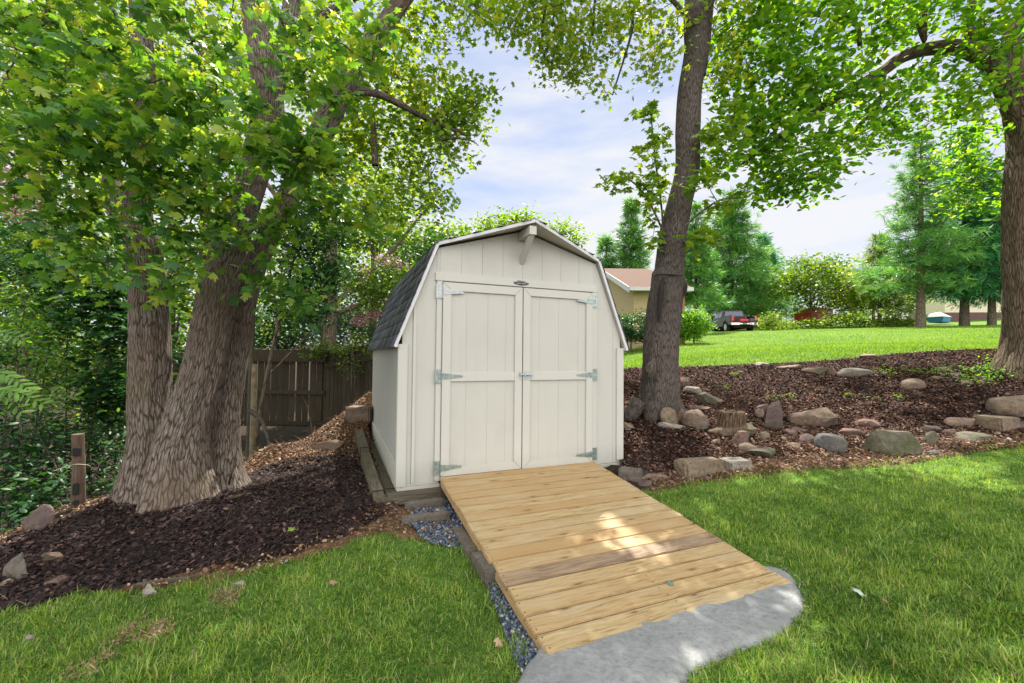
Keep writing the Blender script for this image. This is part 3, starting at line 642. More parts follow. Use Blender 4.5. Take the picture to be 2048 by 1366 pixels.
def tn_mul(p): return np.clip(rng.beta(1.5, 2.2, len(p)) + .08 * nz2(p[:, 0], p[:, 1], 3), 0, 1)
pr = [flakes('', PG_ML, 52000, .009, .026, .75, M_MULCH, .03, .45, [PG_RAMP, PG_SHED], tn_mul), flakes('', PG_ML, 5000, .015, .03, .3, M_MULCH, .04, .5, [PG_RAMP, PG_SHED], tn_mul)]
V, F, T = join(pr); tag(nmesh('bark_mulch', V, F, M_MULCH, attrs={'tone': T}), 'dark bark mulch heaped round the big maple', 'mulch', kind='stuff')
def tn_mr(p): return np.clip(.04 + rng.beta(1.5, 1.9, len(p)), 0, 1)
pr = [flakes('', PG_MR, 120000, .010, .026, .75, M_MULCH, .03, .45, [PG_SHED], tn_mr, dens=lambda p: np.clip(36 / (p[:, 1] ** 2), 0, 1))]
V, F, T = join(pr); tag(nmesh('bark_mulch', V, F, M_MULR, attrs={'tone': T}), 'reddish bark mulch bed between the stones and the far lawn', 'mulch', kind='stuff')
M_LIT = m_tone('leaf_litter', [(0, (.022, .011, .006)), (.4, (.085, .042, .022)), (.75, (.18, .10, .058)), (1, (.38, .28, .18))], .8)
STRAW = np.array([(-.5, 0, 0), (-.2, .5, .06), (.2, 1.0, 0), (.2, 0, 0), (.25, .5, .06), (.45, 1.0, 0)]); STRF = [np.array([(0, 3, 4, 1), (1, 4, 5, 2)])]
def straws(pg, n, lmin, lmax, w_, excl=(), tilt=.3, lift=.03, tone=None, dens=None):
    p = sample(pg, n, dens)
    for e in excl: p = p[~inside(e, p[:, 0], p[:, 1])]
    n = len(p); z = gz(p[:, 0], p[:, 1]) + rng.uniform(0, lift, n); l = rng.uniform(lmin, lmax, n)
    Rm = rot_frames(np.c_[rng.normal(0, tilt, n), rng.normal(0, tilt, n), np.ones(n)], np.c_[rng.normal(size=(n, 2)), rng.normal(0, .15, n)])
    V, F = inst(STRAW, STRF, np.c_[p, z], Rm, np.c_[np.full(n, w_), l, l * .6]); return V, F, np.repeat(rng.random(n) if tone is None else rng.uniform(*tone, n), 6)
pr = [flakes('', PG_BANK, 42000, .006, .017, .8, M_LIT, .03, .5, [PG_ML, PG_SHED]), straws(PG_BANK, 9000, .05, .16, .004, [PG_ML, PG_SHED]), flakes('', PG_CREST, 5000, .008, .022, .8, M_LIT, .03, .5), straws(PG_CREST, 1800, .04, .13, .003), flakes('', PG_LIT, 26000, .008, .022, .8, M_LIT, .03, .5, [PG_RAMP, PG_SHED]), straws(PG_LIT, 9000, .04, .13, .003, [PG_RAMP, PG_SHED]), flakes('', PG_STR, 20000, .008, .022, .8, M_LIT, .025, .5, [PG_RAMP]), straws(PG_STR, 11000, .04, .14, .003, [PG_RAMP]), straws(PG_ML, 900, .05, .16, .003, tone=(.6, 1)), straws(PG_MR, 900, .05, .16, .003, tone=(.5, 1))]
V, F, T = join(pr); tag(nmesh('leaf_litter', V, F, M_LIT, attrs={'tone': T}), 'dry brown leaf litter and straw along the beds and bank', 'leaf litter', kind='stuff')
# blue grey gravel
M_GRAV = m_tone('gravel', [(0, (.02, .028, .045)), (.5, (.065, .085, .125)), (.9, (.15, .18, .23)), (1, (.38, .38, .38))], .7, spec=.3)
OCT = np.array([(1, 0, 0), (-1, 0, 0), (0, 1, 0), (0, -1, 0), (0, 0, 1), (0, 0, -1)]) * .5; OCTF = [np.array([(0, 2, 4), (2, 1, 4), (1, 3, 4), (3, 0, 4), (2, 0, 5), (1, 2, 5), (3, 1, 5), (0, 3, 5)])]
PG_G2 = poly([(940, 1110), (958, 1105), (1090, 1330), (1062, 1368), (1040, 1345), (1020, 1300), (1000, 1240), (975, 1180)])
def stones(pg, n, a, b):
    p = sample(pg, n); n = len(p); s = rng.uniform(a, b, n); z = gz(p[:, 0], p[:, 1]) + s * .2 + rng.uniform(-.01, .012, n)
    V, F = inst(OCT, OCTF, np.c_[p, z], rot_frames(rng.normal(size=(n, 3)), rng.normal(size=(n, 3))), s[:, None] * rng.uniform(.7, 1.3, (n, 3))); return V, F, np.repeat(rng.random(n), 6)
V, F, T = join([stones(PG_GRAV, 9500, .010, .028), stones(PG_G2, 1500, .010, .030), stones(PG_LIT, 500, .01, .03)])
V2_, F2_, T2_ = stones(PG_STR, 420, .02, .065)
M_RUB = m_tone('rubble', [(0, (.06, .04, .04)), (.5, (.15, .095, .08)), (.9, (.24, .17, .12)), (1, (.4, .36, .3))], .85)
tag(nmesh('stone_rubble', V2_, F2_, M_RUB, attrs={'tone': T2_}), 'small broken stone rubble scattered between the edging rocks', 'rubble', kind='stuff')
tag(nmesh('gravel', V, F, M_GRAV, attrs={'tone': T}), 'blue grey gravel spilling out beside and under the ramp', 'gravel', kind='stuff')

_ring = _o[_o[:, 1] < 3.2]; pk = _ring[rng.integers(0, len(_ring), 420)] + rng.normal(0, .018, (420, 2)); s_ = rng.uniform(.004, .016, 420)
V, F = inst(OCT, OCTF, np.c_[pk, gz(pk[:, 0], pk[:, 1]) + .012], rot_frames(rng.normal(size=(420, 3)), rng.normal(size=(420, 3))), s_)
tag(nmesh('concrete_crumbs', V, F, m_tone('crumbs', [(0, (.12, .125, .13)), (1, (.32, .32, .32))], .9), attrs={'tone': np.repeat(rng.random(420), 6)}), 'loose crumbs of concrete round the rim of the apron', 'crumbs', kind='stuff')
# ------------------------------------------------------------------ GRASS
BL = np.array([(-.5, 0, 0), (.5, 0, 0), (-.42, .18, .5), (.42, .18, .5), (0, .62, 1.0)]); BLF = [np.array([(0, 1, 3, 2)]), np.array([(2, 3, 4)])]
M_GRASS = m_tone('grass_blades', [(0, (.036, .095, .014)), (.35, (.115, .225, .032)), (.7, (.24, .36, .058)), (.9, (.37, .42, .12)), (1, (.36, .29, .15))], .5, spec=.3, trans=.42, extra=(1.5, 1.6, .5, 1))
def blades(pg, n, h0, h1, w_, excl=(), dens=None, tone=None, lean=.5):
    p = sample(pg, n, dens)
    for e in excl: p = p[~inside(e, p[:, 0] + nz2(p[:, 0], p[:, 1], 9) * .02, p[:, 1])]
    n = len(p); pat = nz2(p[:, 0], p[:, 1], 2.1); cl = nz2(p[:, 0], p[:, 1], 11, 4)
    h = rng.uniform(h0, h1, n) * (1 + .45 * cl) * (1 + .3 * pat); th = rng.uniform(0, 2 * np.pi, n)
    z = gz(p[:, 0], p[:, 1]) + nz2(p[:, 0], p[:, 1], 9) * .008 - .004
    la = rng.gamma(2.0, .5 * lean, n)
    wind = np.c_[nz2(p[:, 0], p[:, 1], 5, 1), nz2(p[:, 0], p[:, 1], 5, 9)] * .6
    hd = np.c_[np.cos(th) + wind[:, 0], np.sin(th) + wind[:, 1], np.zeros(n)]; hd /= np.linalg.norm(hd, axis=1, keepdims=True) + 1e-9
    up = np.c_[hd[:, :2] * la[:, None] * .5, np.ones(n)]
    z_ = up / np.linalg.norm(up, axis=1, keepdims=True); x_ = np.cross(hd, z_); x_ /= np.linalg.norm(x_, axis=1, keepdims=True) + 1e-9; y_ = np.cross(z_, x_)
    Rm = np.stack([x_, y_, z_], -1); wv = np.full(n, w_) * rng.uniform(.6, 1.4, n)
    V, F = inst(BL, BLF, np.c_[p, z], Rm, np.c_[wv, h * la, h])
    c2 = nz2(p[:, 0], p[:, 1], 5.3, 8); t_ = np.clip(rng.normal(.42, .27, n) + .15 * pat + .14 * cl + .20 * c2, 0, .9); t_ = np.where(rng.random(n) < .07, rng.uniform(.9, 1, n), t_) if tone is None else tone(p)
    return V, F, np.repeat(t_, 5)
def dgrass(p):
    bare = np.clip(1.25 - 1.9 * np.clip(nz2(p[:, 0], p[:, 1], 1.6, 2.3) - .35, 0, 1), .15, 1); return bare * np.clip(6.5 / (p[:, 1] ** 2 + 2), .12, 1)
# worn strips in the turf by the bed at the left
PG_WORN = poly([(120, 1350), (220, 1280), (310, 1225), (430, 1180), (500, 1170), (450, 1225), (350, 1280), (255, 1330), (165, 1400)])
def dleft(p):
    k = inside(PG_WORN, p[:, 0] + nz2(p[:, 0], p[:, 1], 9) * .06, p[:, 1] + nz2(p[:, 0], p[:, 1], 12) * .05)
    return dgrass(p) * np.where(k, np.clip(.9 - 1.2 * nz2(p[:, 0], p[:, 1], 6, 2), .2, 1), 1)
pr = [blades(PG_LL, 105000, .018, .042, .0043, [PG_RAMP, PG_PAD], dleft, None, .95), blades(PG_LL, 9000, .04, .07, .005, [PG_RAMP, PG_PAD], dleft, None, .9),
      blades(PG_LR, 215000, .018, .046, .0046, [PG_RAMP, PG_PAD], dgrass, None, .95), blades(PG_LR, 16000, .04, .078, .0055, [PG_RAMP, PG_PAD], dgrass, None, .9),
      straws(PG_LL, 2600, .03, .08, .0025, [PG_RAMP, PG_PAD], tone=None), ]
V, F, T = join(pr[:4]); tag(nmesh('grass', V, F, M_GRASS, attrs={'tone': T}), 'green lawn grass in front of the stones and mulch', 'grass', kind='stuff')
V, F, T = join([straws(PG_LL, 2600, .03, .08, .0025, [PG_RAMP, PG_PAD]), straws(PG_LR, 3000, .03, .08, .0025, [PG_RAMP, PG_PAD]), straws(PG_WORN, 520, .03, .07, .003, tone=(.6, 1), dens=lambda p: np.clip(nz2(p[:, 0], p[:, 1], 6, 2) * 2, 0, 1)), flakes('', PG_WORN, 500, .006, .014, .8, M_LIT, .01, .4, tonef=lambda p: rng.uniform(.6, 1, len(p)), dens=lambda p: np.clip(nz2(p[:, 0], p[:, 1], 6, 2) * 2, 0, 1))])
tag(nmesh('thatch', V, F, M_LIT, attrs={'tone': T}), 'dry straw coloured thatch lying in the front lawn', 'dry thatch', kind='stuff')
PG_FN = np.array([tuple(p) for p in _e] + [(22, 9), (38, 30), (32, 40), (2, 40), (1.5, 22), (1.0, 12)])
def dfar(p): return np.clip(90 / (p[:, 1] ** 2), .03, 1)
M_GRF = m_tone('far_grass', [(0, (.07, .15, .015)), (.5, (.15, .27, .03)), (.85, (.24, .36, .06)), (1, (.38, .36, .2))], .5, spec=.3, trans=.45, extra=(1.5, 1.45, .4, 1))
def tfar(p): return np.clip(rng.normal(.45, .18, len(p)) + .18 * nz2(p[:, 0], p[:, 1], .5) + .12 * nz2(p[:, 0], p[:, 1], 1.7, 3), 0, 1)
V, F, T = join([blades(PG_FN, 190000, .04, .08, .012, [], dfar, tfar, .6)])
tag(nmesh('grass', V, F, M_GRF, attrs={'tone': T}), 'bright sunlit lawn grass rising beyond the mulch bed', 'grass', kind='stuff')
# ------------------------------------------------------------------ TREES: tools
def m_bark(name, cols, sc=(34, 5), bs=.9, moss=0.0, dist=.02):
    m, t, out = mat(name); tc_ = N(t, 'ShaderNodeTexCoord'); V = tc_.outputs['UV']; O = tc_.outputs['Object']
    wv = noi(t, V, 3.0, 3, .5, (3, 1.5, 1)); va = N(t, 'ShaderNodeVectorMath', operation='MULTIPLY_ADD'); L(t, wv.outputs['Color'], va.inputs[0]); va.inputs[1].default_value = (.030, .02, 0); L(t, V, va.inputs[2])
    g = noi(t, va.outputs[0], 1.0, 9, .7, (sc[0] * 2.4, sc[1] * 3.2, 1)); rg = noi(t, va.outputs[0], 1.0, 3, .5, (sc[0] * .5, sc[1] * 1.2, 1))
    mp_ = N(t, 'ShaderNodeMapping'); mp_.inputs['Scale'].default_value = (sc[0] * 1.7, sc[1] * 1.25, 1); L(t, va.outputs[0], mp_.inputs[0])
    wj = N(t, 'ShaderNodeVectorMath', operation='MULTIPLY_ADD'); L(t, rg.outputs['Color'], wj.inputs[0]); wj.inputs[1].default_value = (1.1, .35, 0); L(t, mp_.outputs[0], wj.inputs[2])
    vo = N(t, 'ShaderNodeTexVoronoi', i_Scale=1.0, feature='DISTANCE_TO_EDGE'); vo.voronoi_dimensions = '2D'; L(t, wj.outputs[0], vo.inputs['Vector'])
    e = ramp(t, vo.outputs['Distance'], [(0.0, (0, 0, 0)), (.05, (.35, .35, .35)), (.16, (1, 1, 1))])
    h = N(t, 'ShaderNodeMath', operation='MULTIPLY_ADD'); L(t, e.outputs[0], h.inputs[0]); h.inputs[1].default_value = .34; L(t, g.outputs[0], h.inputs[2])
    c = ramp(t, h.outputs[0], [(.36, cols[0]), (.60, cols[1]), (.80, cols[2]), (.98, cols[3])]).outputs[0]
    b = noi(t, O, 1.6, 4, .6); c = mixc(t, ramp(t, b.outputs[0], [(.42, (0, 0, 0)), (.68, (.55, .55, .55))]).outputs[0], c, cols[4])
    if moss:
        b2 = noi(t, O, 3.1, 6, .65); c = mixc(t, ramp(t, b2.outputs[0], [(.55, (0, 0, 0)), (.75, (moss, moss, moss))]).outputs[0], c, (.10, .12, .05))
    pbr(t, out, c, .9, bump(t, h.outputs[0], bs, dist), spec=.15); return m
M_BARK1 = m_bark('maple_bark', [(.012, .009, .007), (.075, .058, .047), (.165, .135, .112), (.29, .25, .215), (.13, .085, .058)], (38, 4.6), 1.0, .4, .02)
M_BARK2 = m_bark('grey_bark', [(.018, .014, .013), (.055, .045, .040), (.11, .09, .08), (.20, .17, .15), (.05, .042, .04)], (36, 5), .8, .25, .02)
M_BARK3 = m_bark('ridged_bark', [(.012, .008, .005), (.06, .043, .028), (.13, .098, .068), (.23, .18, .125), (.09, .056, .036)], (22, 3.0), 1.0, .3, .03)
M_BARKF = m_bark('far_bark', [(.03, .022, .016), (.08, .06, .045), (.15, .12, .09), (.22, .18, .14), (.09, .065, .05)], (12, 2), .5)

def spline(pts, step):
    P = np.array([list(p[0]) + [p[1]] for p in pts], float)
    P = np.vstack([2 * P[0] - P[1], P, 2 * P[-1] - P[-2]]); out = []
    for i in range(1, len(P) - 2):
        n = max(1, int(np.linalg.norm(P[i + 1, :3] - P[i, :3]) / step))
        for k in range(n):
            t = k / n; a, b, c, d = P[i - 1], P[i], P[i + 1], P[i + 2]
            out.append(.5 * (2 * b + (c - a) * t + (2 * a - 5 * b + 4 * c - d) * t * t + (3 * b - a - 3 * c + d) * t ** 3))
    out.append(P[-2]); out = np.array(out); out[:, 3] = np.maximum(out[:, 3], .001); return out
def tubes(paths, origin):
    """paths: (points[(xyz, r)], segments, step, ridge amplitude, flare fn or None)"""
    VV, FF, UU, off = [], [], [], 0
    for pts, seg, step, amp, flare in paths:
        S = spline(pts, step); n = len(S); T = np.gradient(S[:, :3], axis=0); T /= np.linalg.norm(T, axis=1, keepdims=True) + 1e-9
        ref = np.array([0.0, 1, 0]) if abs(T[0][1]) < .8 else np.array([1.0, 0, 0])
        Xa = np.cross(T, np.cross(ref, T)); Xa /= np.linalg.norm(Xa, axis=1, keepdims=True) + 1e-9; Ya = np.cross(T, Xa)   # seam faces +Y, away from the camera
        th = np.linspace(0, 2 * np.pi, seg + 1); ss = np.r_[0, np.cumsum(np.linalg.norm(np.diff(S[:, :3], axis=0), axis=1))]
        A, B = np.meshgrid(th, ss); rr = np.repeat(S[:, 3:4], seg + 1, 1)
        if amp:
            q = .5 * np.sin(3 * A + .6 * np.sin(1.3 * B + 1)) + .4 * np.sin(7 * A + 1.5 * np.sin(2.1 * B)) 
            fq = np.abs(np.sin(A * max(6, seg // 5) / 2 + 1.7 * np.sin(3.1 * B + 2 * np.sin(A)) + 1.1 * np.sin(7 * B)))
            rr = rr * (1 + amp * .55 * q) + amp * .45 * rr * (fq ** .6 - .5)
        if flare is not None: rr = rr * flare(A, B)
        rr[:, -1] = rr[:, 0]
        V = S[:, None, :3] + Xa[:, None] * (np.cos(A) * rr)[..., None] + Ya[:, None] * (np.sin(A) * rr)[..., None]
        idx = off + np.arange(n * (seg + 1)).reshape(n, seg + 1)
        FF.append(np.stack([idx[:-1, :-1], idx[:-1, 1:], idx[1:, 1:], idx[1:, :-1]], -1).reshape(-1, 4))
        VV.append(V.reshape(-1, 3)); UU.append(np.stack([A / (2 * np.pi) * max(.05, 6.28 * S[:, 3].mean()), B], -1).reshape(-1, 2)); off += n * (seg + 1)
    return np.concatenate(VV) - np.array(origin), [np.concatenate(FF)], np.concatenate(UU)

def leafT(kind):
    if kind == 'maple':
        h = [(0, 0), (.10, -.03), (.40, .04), (.24, .20), (.30, .30), (.56, .50), (.36, .52), (.34, .62), (.17, .50), (.22, .78), (.10, .80), (0, 1.05)]
    elif kind == 'heart': h = [(0, .04), (.20, -.04), (.40, .14), (.42, .36), (.26, .66), (0, 1.0)]
    elif kind == 'ovate': h = [(0, 0), (.18, .22), (.22, .48), (.12, .78), (0, 1.0)]
    elif kind == 'small': h = [(0, 0), (.33, .40), (0, 1.0)]
    full = h + [(-x, y) for x, y in h[::-1][1:-1]]
    V = [(x, y, -.22 * abs(x) - .18 * y * y) for x, y in full]
    if kind == 'small':
        return np.array([(0, 0, 0), (.36, .45, -.08), (0, 1, -.15), (-.36, .45, -.08)]), [np.array([(0, 1, 2, 3)])]
    V = [(0, .38, .02)] + V; n = len(full)
    return np.array(V), [np.array([(0, 1 + i, 1 + (i + 1) % n) for i in range(n)])]
def m_leaf(name, stops, trans=.42, tc_=(1.7, 1.6, .35, 1), rough=.45):
    return m_tone(name, stops, rough, tc_, .3, trans)
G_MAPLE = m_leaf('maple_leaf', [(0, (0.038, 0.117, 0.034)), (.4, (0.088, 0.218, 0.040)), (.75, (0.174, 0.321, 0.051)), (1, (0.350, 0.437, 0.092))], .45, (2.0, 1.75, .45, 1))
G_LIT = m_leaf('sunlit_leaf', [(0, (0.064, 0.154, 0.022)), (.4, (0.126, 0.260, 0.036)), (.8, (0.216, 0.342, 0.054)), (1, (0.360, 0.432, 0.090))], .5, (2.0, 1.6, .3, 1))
G_MULB = m_leaf('broad_leaf', [(0, (0.037, 0.134, 0.021)), (.4, (0.094, 0.259, 0.033)), (.8, (0.176, 0.351, 0.045)), (1, (0.309, 0.433, 0.083))], .5, (2.1, 1.7, .3, 1))
G_DARK = m_leaf('dark_leaf', [(0, (0.010, 0.037, 0.015)), (.5, (0.022, 0.081, 0.028)), (1, (0.062, 0.149, 0.037))], .35, (1.7, 1.6, .4, 1))
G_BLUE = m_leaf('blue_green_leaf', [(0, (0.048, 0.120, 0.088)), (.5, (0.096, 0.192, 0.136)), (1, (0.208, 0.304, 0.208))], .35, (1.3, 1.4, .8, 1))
G_PINE = m_leaf('pine_needles', [(0, (0.047, 0.146, 0.046)), (.5, (0.106, 0.265, 0.074)), (1, (0.265, 0.450, 0.111))], .35, (1.5, 1.6, .6, 1))
G_TEAL = m_leaf('teal_needles', [(0, (0.026, 0.132, 0.065)), (.5, (0.066, 0.251, 0.111)), (1, (0.185, 0.397, 0.148))], .35, (1.2, 1.5, .8, 1))
G_YEL = m_leaf('yellow_green_leaf', [(0, (.05, .12, .014)), (.5, (.11, .20, .024)), (1, (.21, .29, .05))], .5, (1.5, 1.4, .35, 1))
G_PURP = m_leaf('purple_leaf', [(0, (.03, .016, .02)), (.5, (.07, .04, .045)), (1, (.13, .08, .075))], .3, (1.4, 1, 1, 1))
G_PINK = m_leaf('pink_blossom', [(0, (.42, .12, .22)), (.5, (.60, .26, .36)), (1, (.75, .45, .5))], .4, (1, 1, 1, 1))

def leaves(Cc, per, rc, size, T, tilt=.7, droop=.4, outw=None, tone=(.42, .26), flat=.7, tonebias=None):
    n = len(Cc) * per; ci = np.repeat(np.arange(len(Cc)), per)
    P = Cc[ci] + rng.normal(0, 1, (n, 3)) * np.array([rc, rc, rc * flat]) * .62
    nr = np.c_[rng.normal(0, tilt, (n, 2)), np.ones(n)]
    a = rng.uniform(0, 2 * np.pi, n); hd = np.c_[np.cos(a), np.sin(a), rng.normal(-droop, .3, n)]
    if outw is not None: hd = hd + (P - outw) / (np.linalg.norm(P - outw, axis=1, keepdims=True) + 1e-6) * .8
    tb = rng.normal(0, .13, len(Cc))[ci]
    V, F = inst(T[0], T[1], P, rot_frames(nr, hd), size * rng.uniform(.55, 1.25, n))
    tn = np.clip(rng.normal(tone[0], tone[1], n) + tb, 0, 1); return V, F, np.repeat(tn, len(T[0]))
def blobpts(blobs):
    out = []
    for b in blobs:
        px, py, d, rx, ry, k = b[:6]; c = unp(px, py, d); sx_, sz_ = rx * d / F_PX, ry * d / F_PX; sy_ = (b[6] if len(b) > 6 else min(sx_, 2.2))
        v = rng.normal(size=(k, 3)); v /= np.linalg.norm(v, axis=1, keepdims=True); v *= rng.uniform(.25, 1, (k, 1)) ** .45
        out.append(c + v * np.array([sx_, sy_, sz_]))
    return np.concatenate(out)
def twigs(skel, Cc, r0=.007, sag=.12, minr=.0, seg=5):
    """thin branches from the nearest wood to every leaf clump"""
    skel = [np.array(p, float) for p in skel]; paths = []
    K = np.array(skel); order = np.argsort(((Cc[:, None] - K[None]) ** 2).sum(-1).min(1))
    for i in order:
        c = Cc[i]; d2 = ((K - c) ** 2).sum(1); j = int(np.argmin(d2)); a = K[j]; ln = math.sqrt(d2[j])
        if ln < .03: continue
        mid = (a + c) / 2 + np.array([0, 0, sag * ln]) + rng.normal(0, .07 * ln, 3)
        r = min(.035, r0 * (1 + 1.2 * ln)); paths.append(([(a, r), (mid, r * .75), (c, r * .35)], seg, max(.08, ln / 4), 0, None))
        K = np.vstack([K, (a + 2 * mid) / 3 + 0, mid, (mid + c) / 2, c])
    return paths
def plant_raw(name, label, base, stems, tw_paths, bark):
    root = tag(empty(name, tuple(base)), label, 'tree'); V, F, U = tubes(stems + tw_paths, base); nmesh('trunk', V, F, bark, root, smooth=True, uv=U); return root
def canopy(x0, x1, y0, y1, k, zz=(.5, 2.6)):
    x = rng.uniform(x0, x1, k * 3); y = rng.uniform(y0, y1, k * 3); kp = nz2(x, y, .95, 4.0) > .08; x = x[kp][:k]; y = y[kp][:k]; k = len(x); return np.c_[x, y, .87 * np.hypot(y, 0) + EYE + rng.uniform(*zz, k)]
def plant(name, label, cat, base, stems, Cc, bark, leafm, T, per, rc, size, group=None, tw=.007, seg=10, extra=None, amp=0.0, sag=.12, tilt=.7, droop=.4, tone=(.42, .2), flat=.7, crown='crown', twig=True, step=.12, skel_from=.25, trunk='trunk', twmax=400):
    root = tag(empty(name, tuple(base)), label, cat, group)
    o = np.array(base); paths = [(s, seg, step, amp, None) if not isinstance(s, tuple) else s for s in stems]
    sk = []
    for s in paths:
        S = spline(s[0], .15); z0 = S[:, 2].min(); k = S[int(len(S) * skel_from):]; sk += list(k[::3, :3])
    if twig and len(Cc):
        sub = Cc if len(Cc) <= twmax else Cc[rng.choice(len(Cc), twmax, replace=False)]
        paths = paths + twigs(sk, sub, tw, sag)
    if paths:
        V, F, U = tubes(paths, o); nmesh(trunk, V, F, bark, root, smooth=True, uv=U)
    if len(Cc):
        V, F, T_ = leaves(Cc, per, rc, size, T, tilt, droop, None, tone, flat); nmesh(crown, V - o, F, leafm, root, {'tone': T_})
    if extra is not None:
        for nm, V, F, T_, m_ in extra: nmesh(nm, V - o, F, m_, root, {'tone': T_})
    return root
def st(d, pts, k=1.0):
    """stem through pixels: (px, py, width px[, depth])"""
    return [(unp(p[0], p[1], p[3] if len(p) > 3 else d), p[2] * .5 * (p[3] if len(p) > 3 else d) / F_PX * k / math.sqrt(1 + ((p[0] - 1024) / F_PX) ** 2) * .95) for p in pts]

# ------------------------------------------------------------------ the big silver maple
TM, TH, TO, TS = leafT('maple'), leafT('heart'), leafT('ovate'), leafT('small')
def fl(amt, h, lob=5, ph=0.0):
    return lambda A, B: 1 + amt * np.exp(-B / h) * (1 + .55 * np.cos(lob * A + ph)) + .035 * np.sin(9 * A + 2 * np.sin(3 * B))
mapl = [
 (st(4.1, [(292, 1040, 150), (292, 985, 124), (302, 888, 100), (300, 810, 94), (301, 708, 92), (297, 588, 82), (288, 502, 80), (272, 434, 74), (284, 340, 54), (292, 240, 54), (288, 130, 50), (280, 20, 46), (270, -150, 40), (255, -420, 30)]), 90, .035, .075, fl(.5, .18, 3, 1.0)),
 (st(4.16, [(258, 455, 76), (240, 405, 66), (226, 372, 52), (219, 350, 30)]), 30, .05, .06, None),
 (st(4.05, [(364, 1050, 190), (362, 990, 165), (366, 888, 124), (386, 810, 100), (413, 708, 90), (436, 588, 84), (457, 502, 76), (486, 420, 66), (514, 320, 66), (536, 220, 68), (528, 130, 62), (512, 40, 56), (505, -120, 46), (520, -420, 30)]), 110, .035, .08, fl(.35, .2, 4, .4)),
 (st(4.1, [(538, 240, 50), (556, 140, 46), (580, 40, 42), (600, -120, 34), (640, -320, 22)]), 30, .06, .06, None),
 (st(4.35, [(446, 1010, 120), (446, 950, 84), (448, 888, 70), (454, 810, 62), (472, 708, 56), (492, 588, 52), (523, 502, 50), (556, 434, 48), (600, 345, 46), (650, 250, 50), (705, 150, 44), (770, 50, 38, 4.6), (850, -60, 30, 5.0), (960, -200, 20, 5.6)]), 80, .04, .075, fl(.5, .22, 4, 2.2)),
 (st(4.3, [(420, 560, 20), (440, 500, 16), (436, 420, 13), (430, 360, 8)]), 12, .06, .03, None),
 (st(4.0, [(300, 975, 60), (255, 985, 46), (225, 1000, 34), (195, 1018, 22, 4.05), (175, 1034, 10, 4.05)]), 24, .04, .08, None),
 (st(4.0, [(380, 985, 80), (382, 1008, 60, 3.95), (372, 1030, 30, 3.85)]), 24, .04, .08, None),
 ([(unp(452, 925, 4.25), .09), (gpt(474, 950) + np.array([0, 0, .03]), .055), (gpt(496, 966), .03), (gpt(520, 974) - np.array([0, 0, .02]), .012)], 20, .04, .1, None),
 (st(5.4, [(880, 280, 7), (915, 276, 5), (945, 282, 3), (957, 292, 1.5)]), 6, .05, 0, None),
 (st(4.2, [(288, 300, 26), (230, 180, 20), (160, 60, 16), (60, -80, 12)]), 12, .1, .04, None),
 (st(4.4, [(690, 180, 24), (760, 190, 16, 4.8), (850, 235, 12, 5.2), (930, 270, 6, 5.4)]), 10, .1, .04, None),
 (st(4.3, [(530, 160, 22), (610, 60, 18), (720, -10, 14, 4.4), (860, -60, 10, 4.7)]), 10, .1, .04, None),
 (st(5.2, [(750, 330, 16), (748, 280, 14), (744, 230, 10)]), 8, .1, .04, None),
]
near_b = [(60, 210, 3.1, 110, 60, 22), (180, 150, 3.0, 110, 60, 20), (330, 200, 3.1, 60, 40, 9), (90, 300, 3.0, 90, 40, 14), (210, 260, 3.0, 90, 45, 16), (330, 300, 3.1, 90, 45, 16), (420, 190, 3.2, 60, 40, 8),
 (60, 90, 3.3, 100, 60, 16), (200, 40, 3.4, 110, 50, 18), (400, 60, 3.4, 70, 50, 10), (590, 50, 3.4, 50, 50, 7), (640, 150, 3.3, 60, 50, 10), (700, 60, 3.6, 90, 60, 14),
 (560, 270, 3.0, 90, 45, 17), (610, 320, 3.1, 60, 45, 12), (450, 320, 3.1, 50, 30, 6), (400, 380, 3.2, 70, 40, 11), (240, 345, 3.1, 90, 34, 8), (120, 400, 3.2, 90, 50, 13),
 (370, 450, 3.2, 45, 30, 4), (335, 560, 3.1, 34, 30, 5), (170, 540, 3.2, 45, 40, 7), (395, 490, 3.3, 40, 40, 5), (480, 470, 3.4, 40, 26, 3), (560, 560, 3.8, 55, 45, 8), (620, 610, 4.0, 50, 36, 6), (570, 450, 3.8, 40, 22, 5), (150, 470, 3.3, 80, 40, 9), (630, 380, 3.6, 70, 50, 10), (700, 420, 4.0, 60, 50, 9)]
back_b = [(80, 60, 5.6, 150, 110, 60), (300, 60, 5.6, 150, 110, 60), (520, 40, 5.6, 150, 100, 60), (720, 60, 5.4, 130, 90, 55), (860, 30, 5.4, 90, 60, 34), (100, 250, 5.6, 140, 100, 44), (340, 250, 5.8, 110, 100, 34),
 (640, 240, 5.4, 90, 90, 42), (760, 200, 5.4, 90, 90, 50), (860, 200, 5.5, 70, 70, 36), (930, 190, 5.5, 42, 70, 20), (870, 300, 5.5, 60, 60, 26), (740, 330, 5.6, 90, 70, 40), (850, 390, 5.6, 50, 34, 16), (760, 430, 5.8, 70, 40, 18), (930, 240, 5.5, 40, 30, 12), (960, 30, 5.0, 30, 60, 8)]
over_b = [(300, -260, 5.4, 420, 190, 150, 1.8), (750, -230, 5.6, 300, 170, 110, 1.8), (100, -120, 4.6, 260, 120, 60, 1.5), (560, -110, 5.2, 300, 100, 70, 1.8)]
CN, CB = blobpts(near_b), blobpts(back_b); CO = canopy(-6.5, -.6, 3.2, 8.5, 38)
base = unp(370, 985, 4.1)
exn = leaves(CN, 15, .18, .092, TM, .7, .75, None, (.45, .27))
exb = leaves(CB, 20, .22, .075, TM, .7, .5, None, (.5, .22))
exo = leaves(CO, 18, .36, .2, leafT('heart'), .6, .4, None, (.4, .2))
V, F, T_ = join([exn, exo])
sk = []
for s in mapl[:6] + mapl[9:]: sk += list(spline(s[0], .15)[4::3, :3])
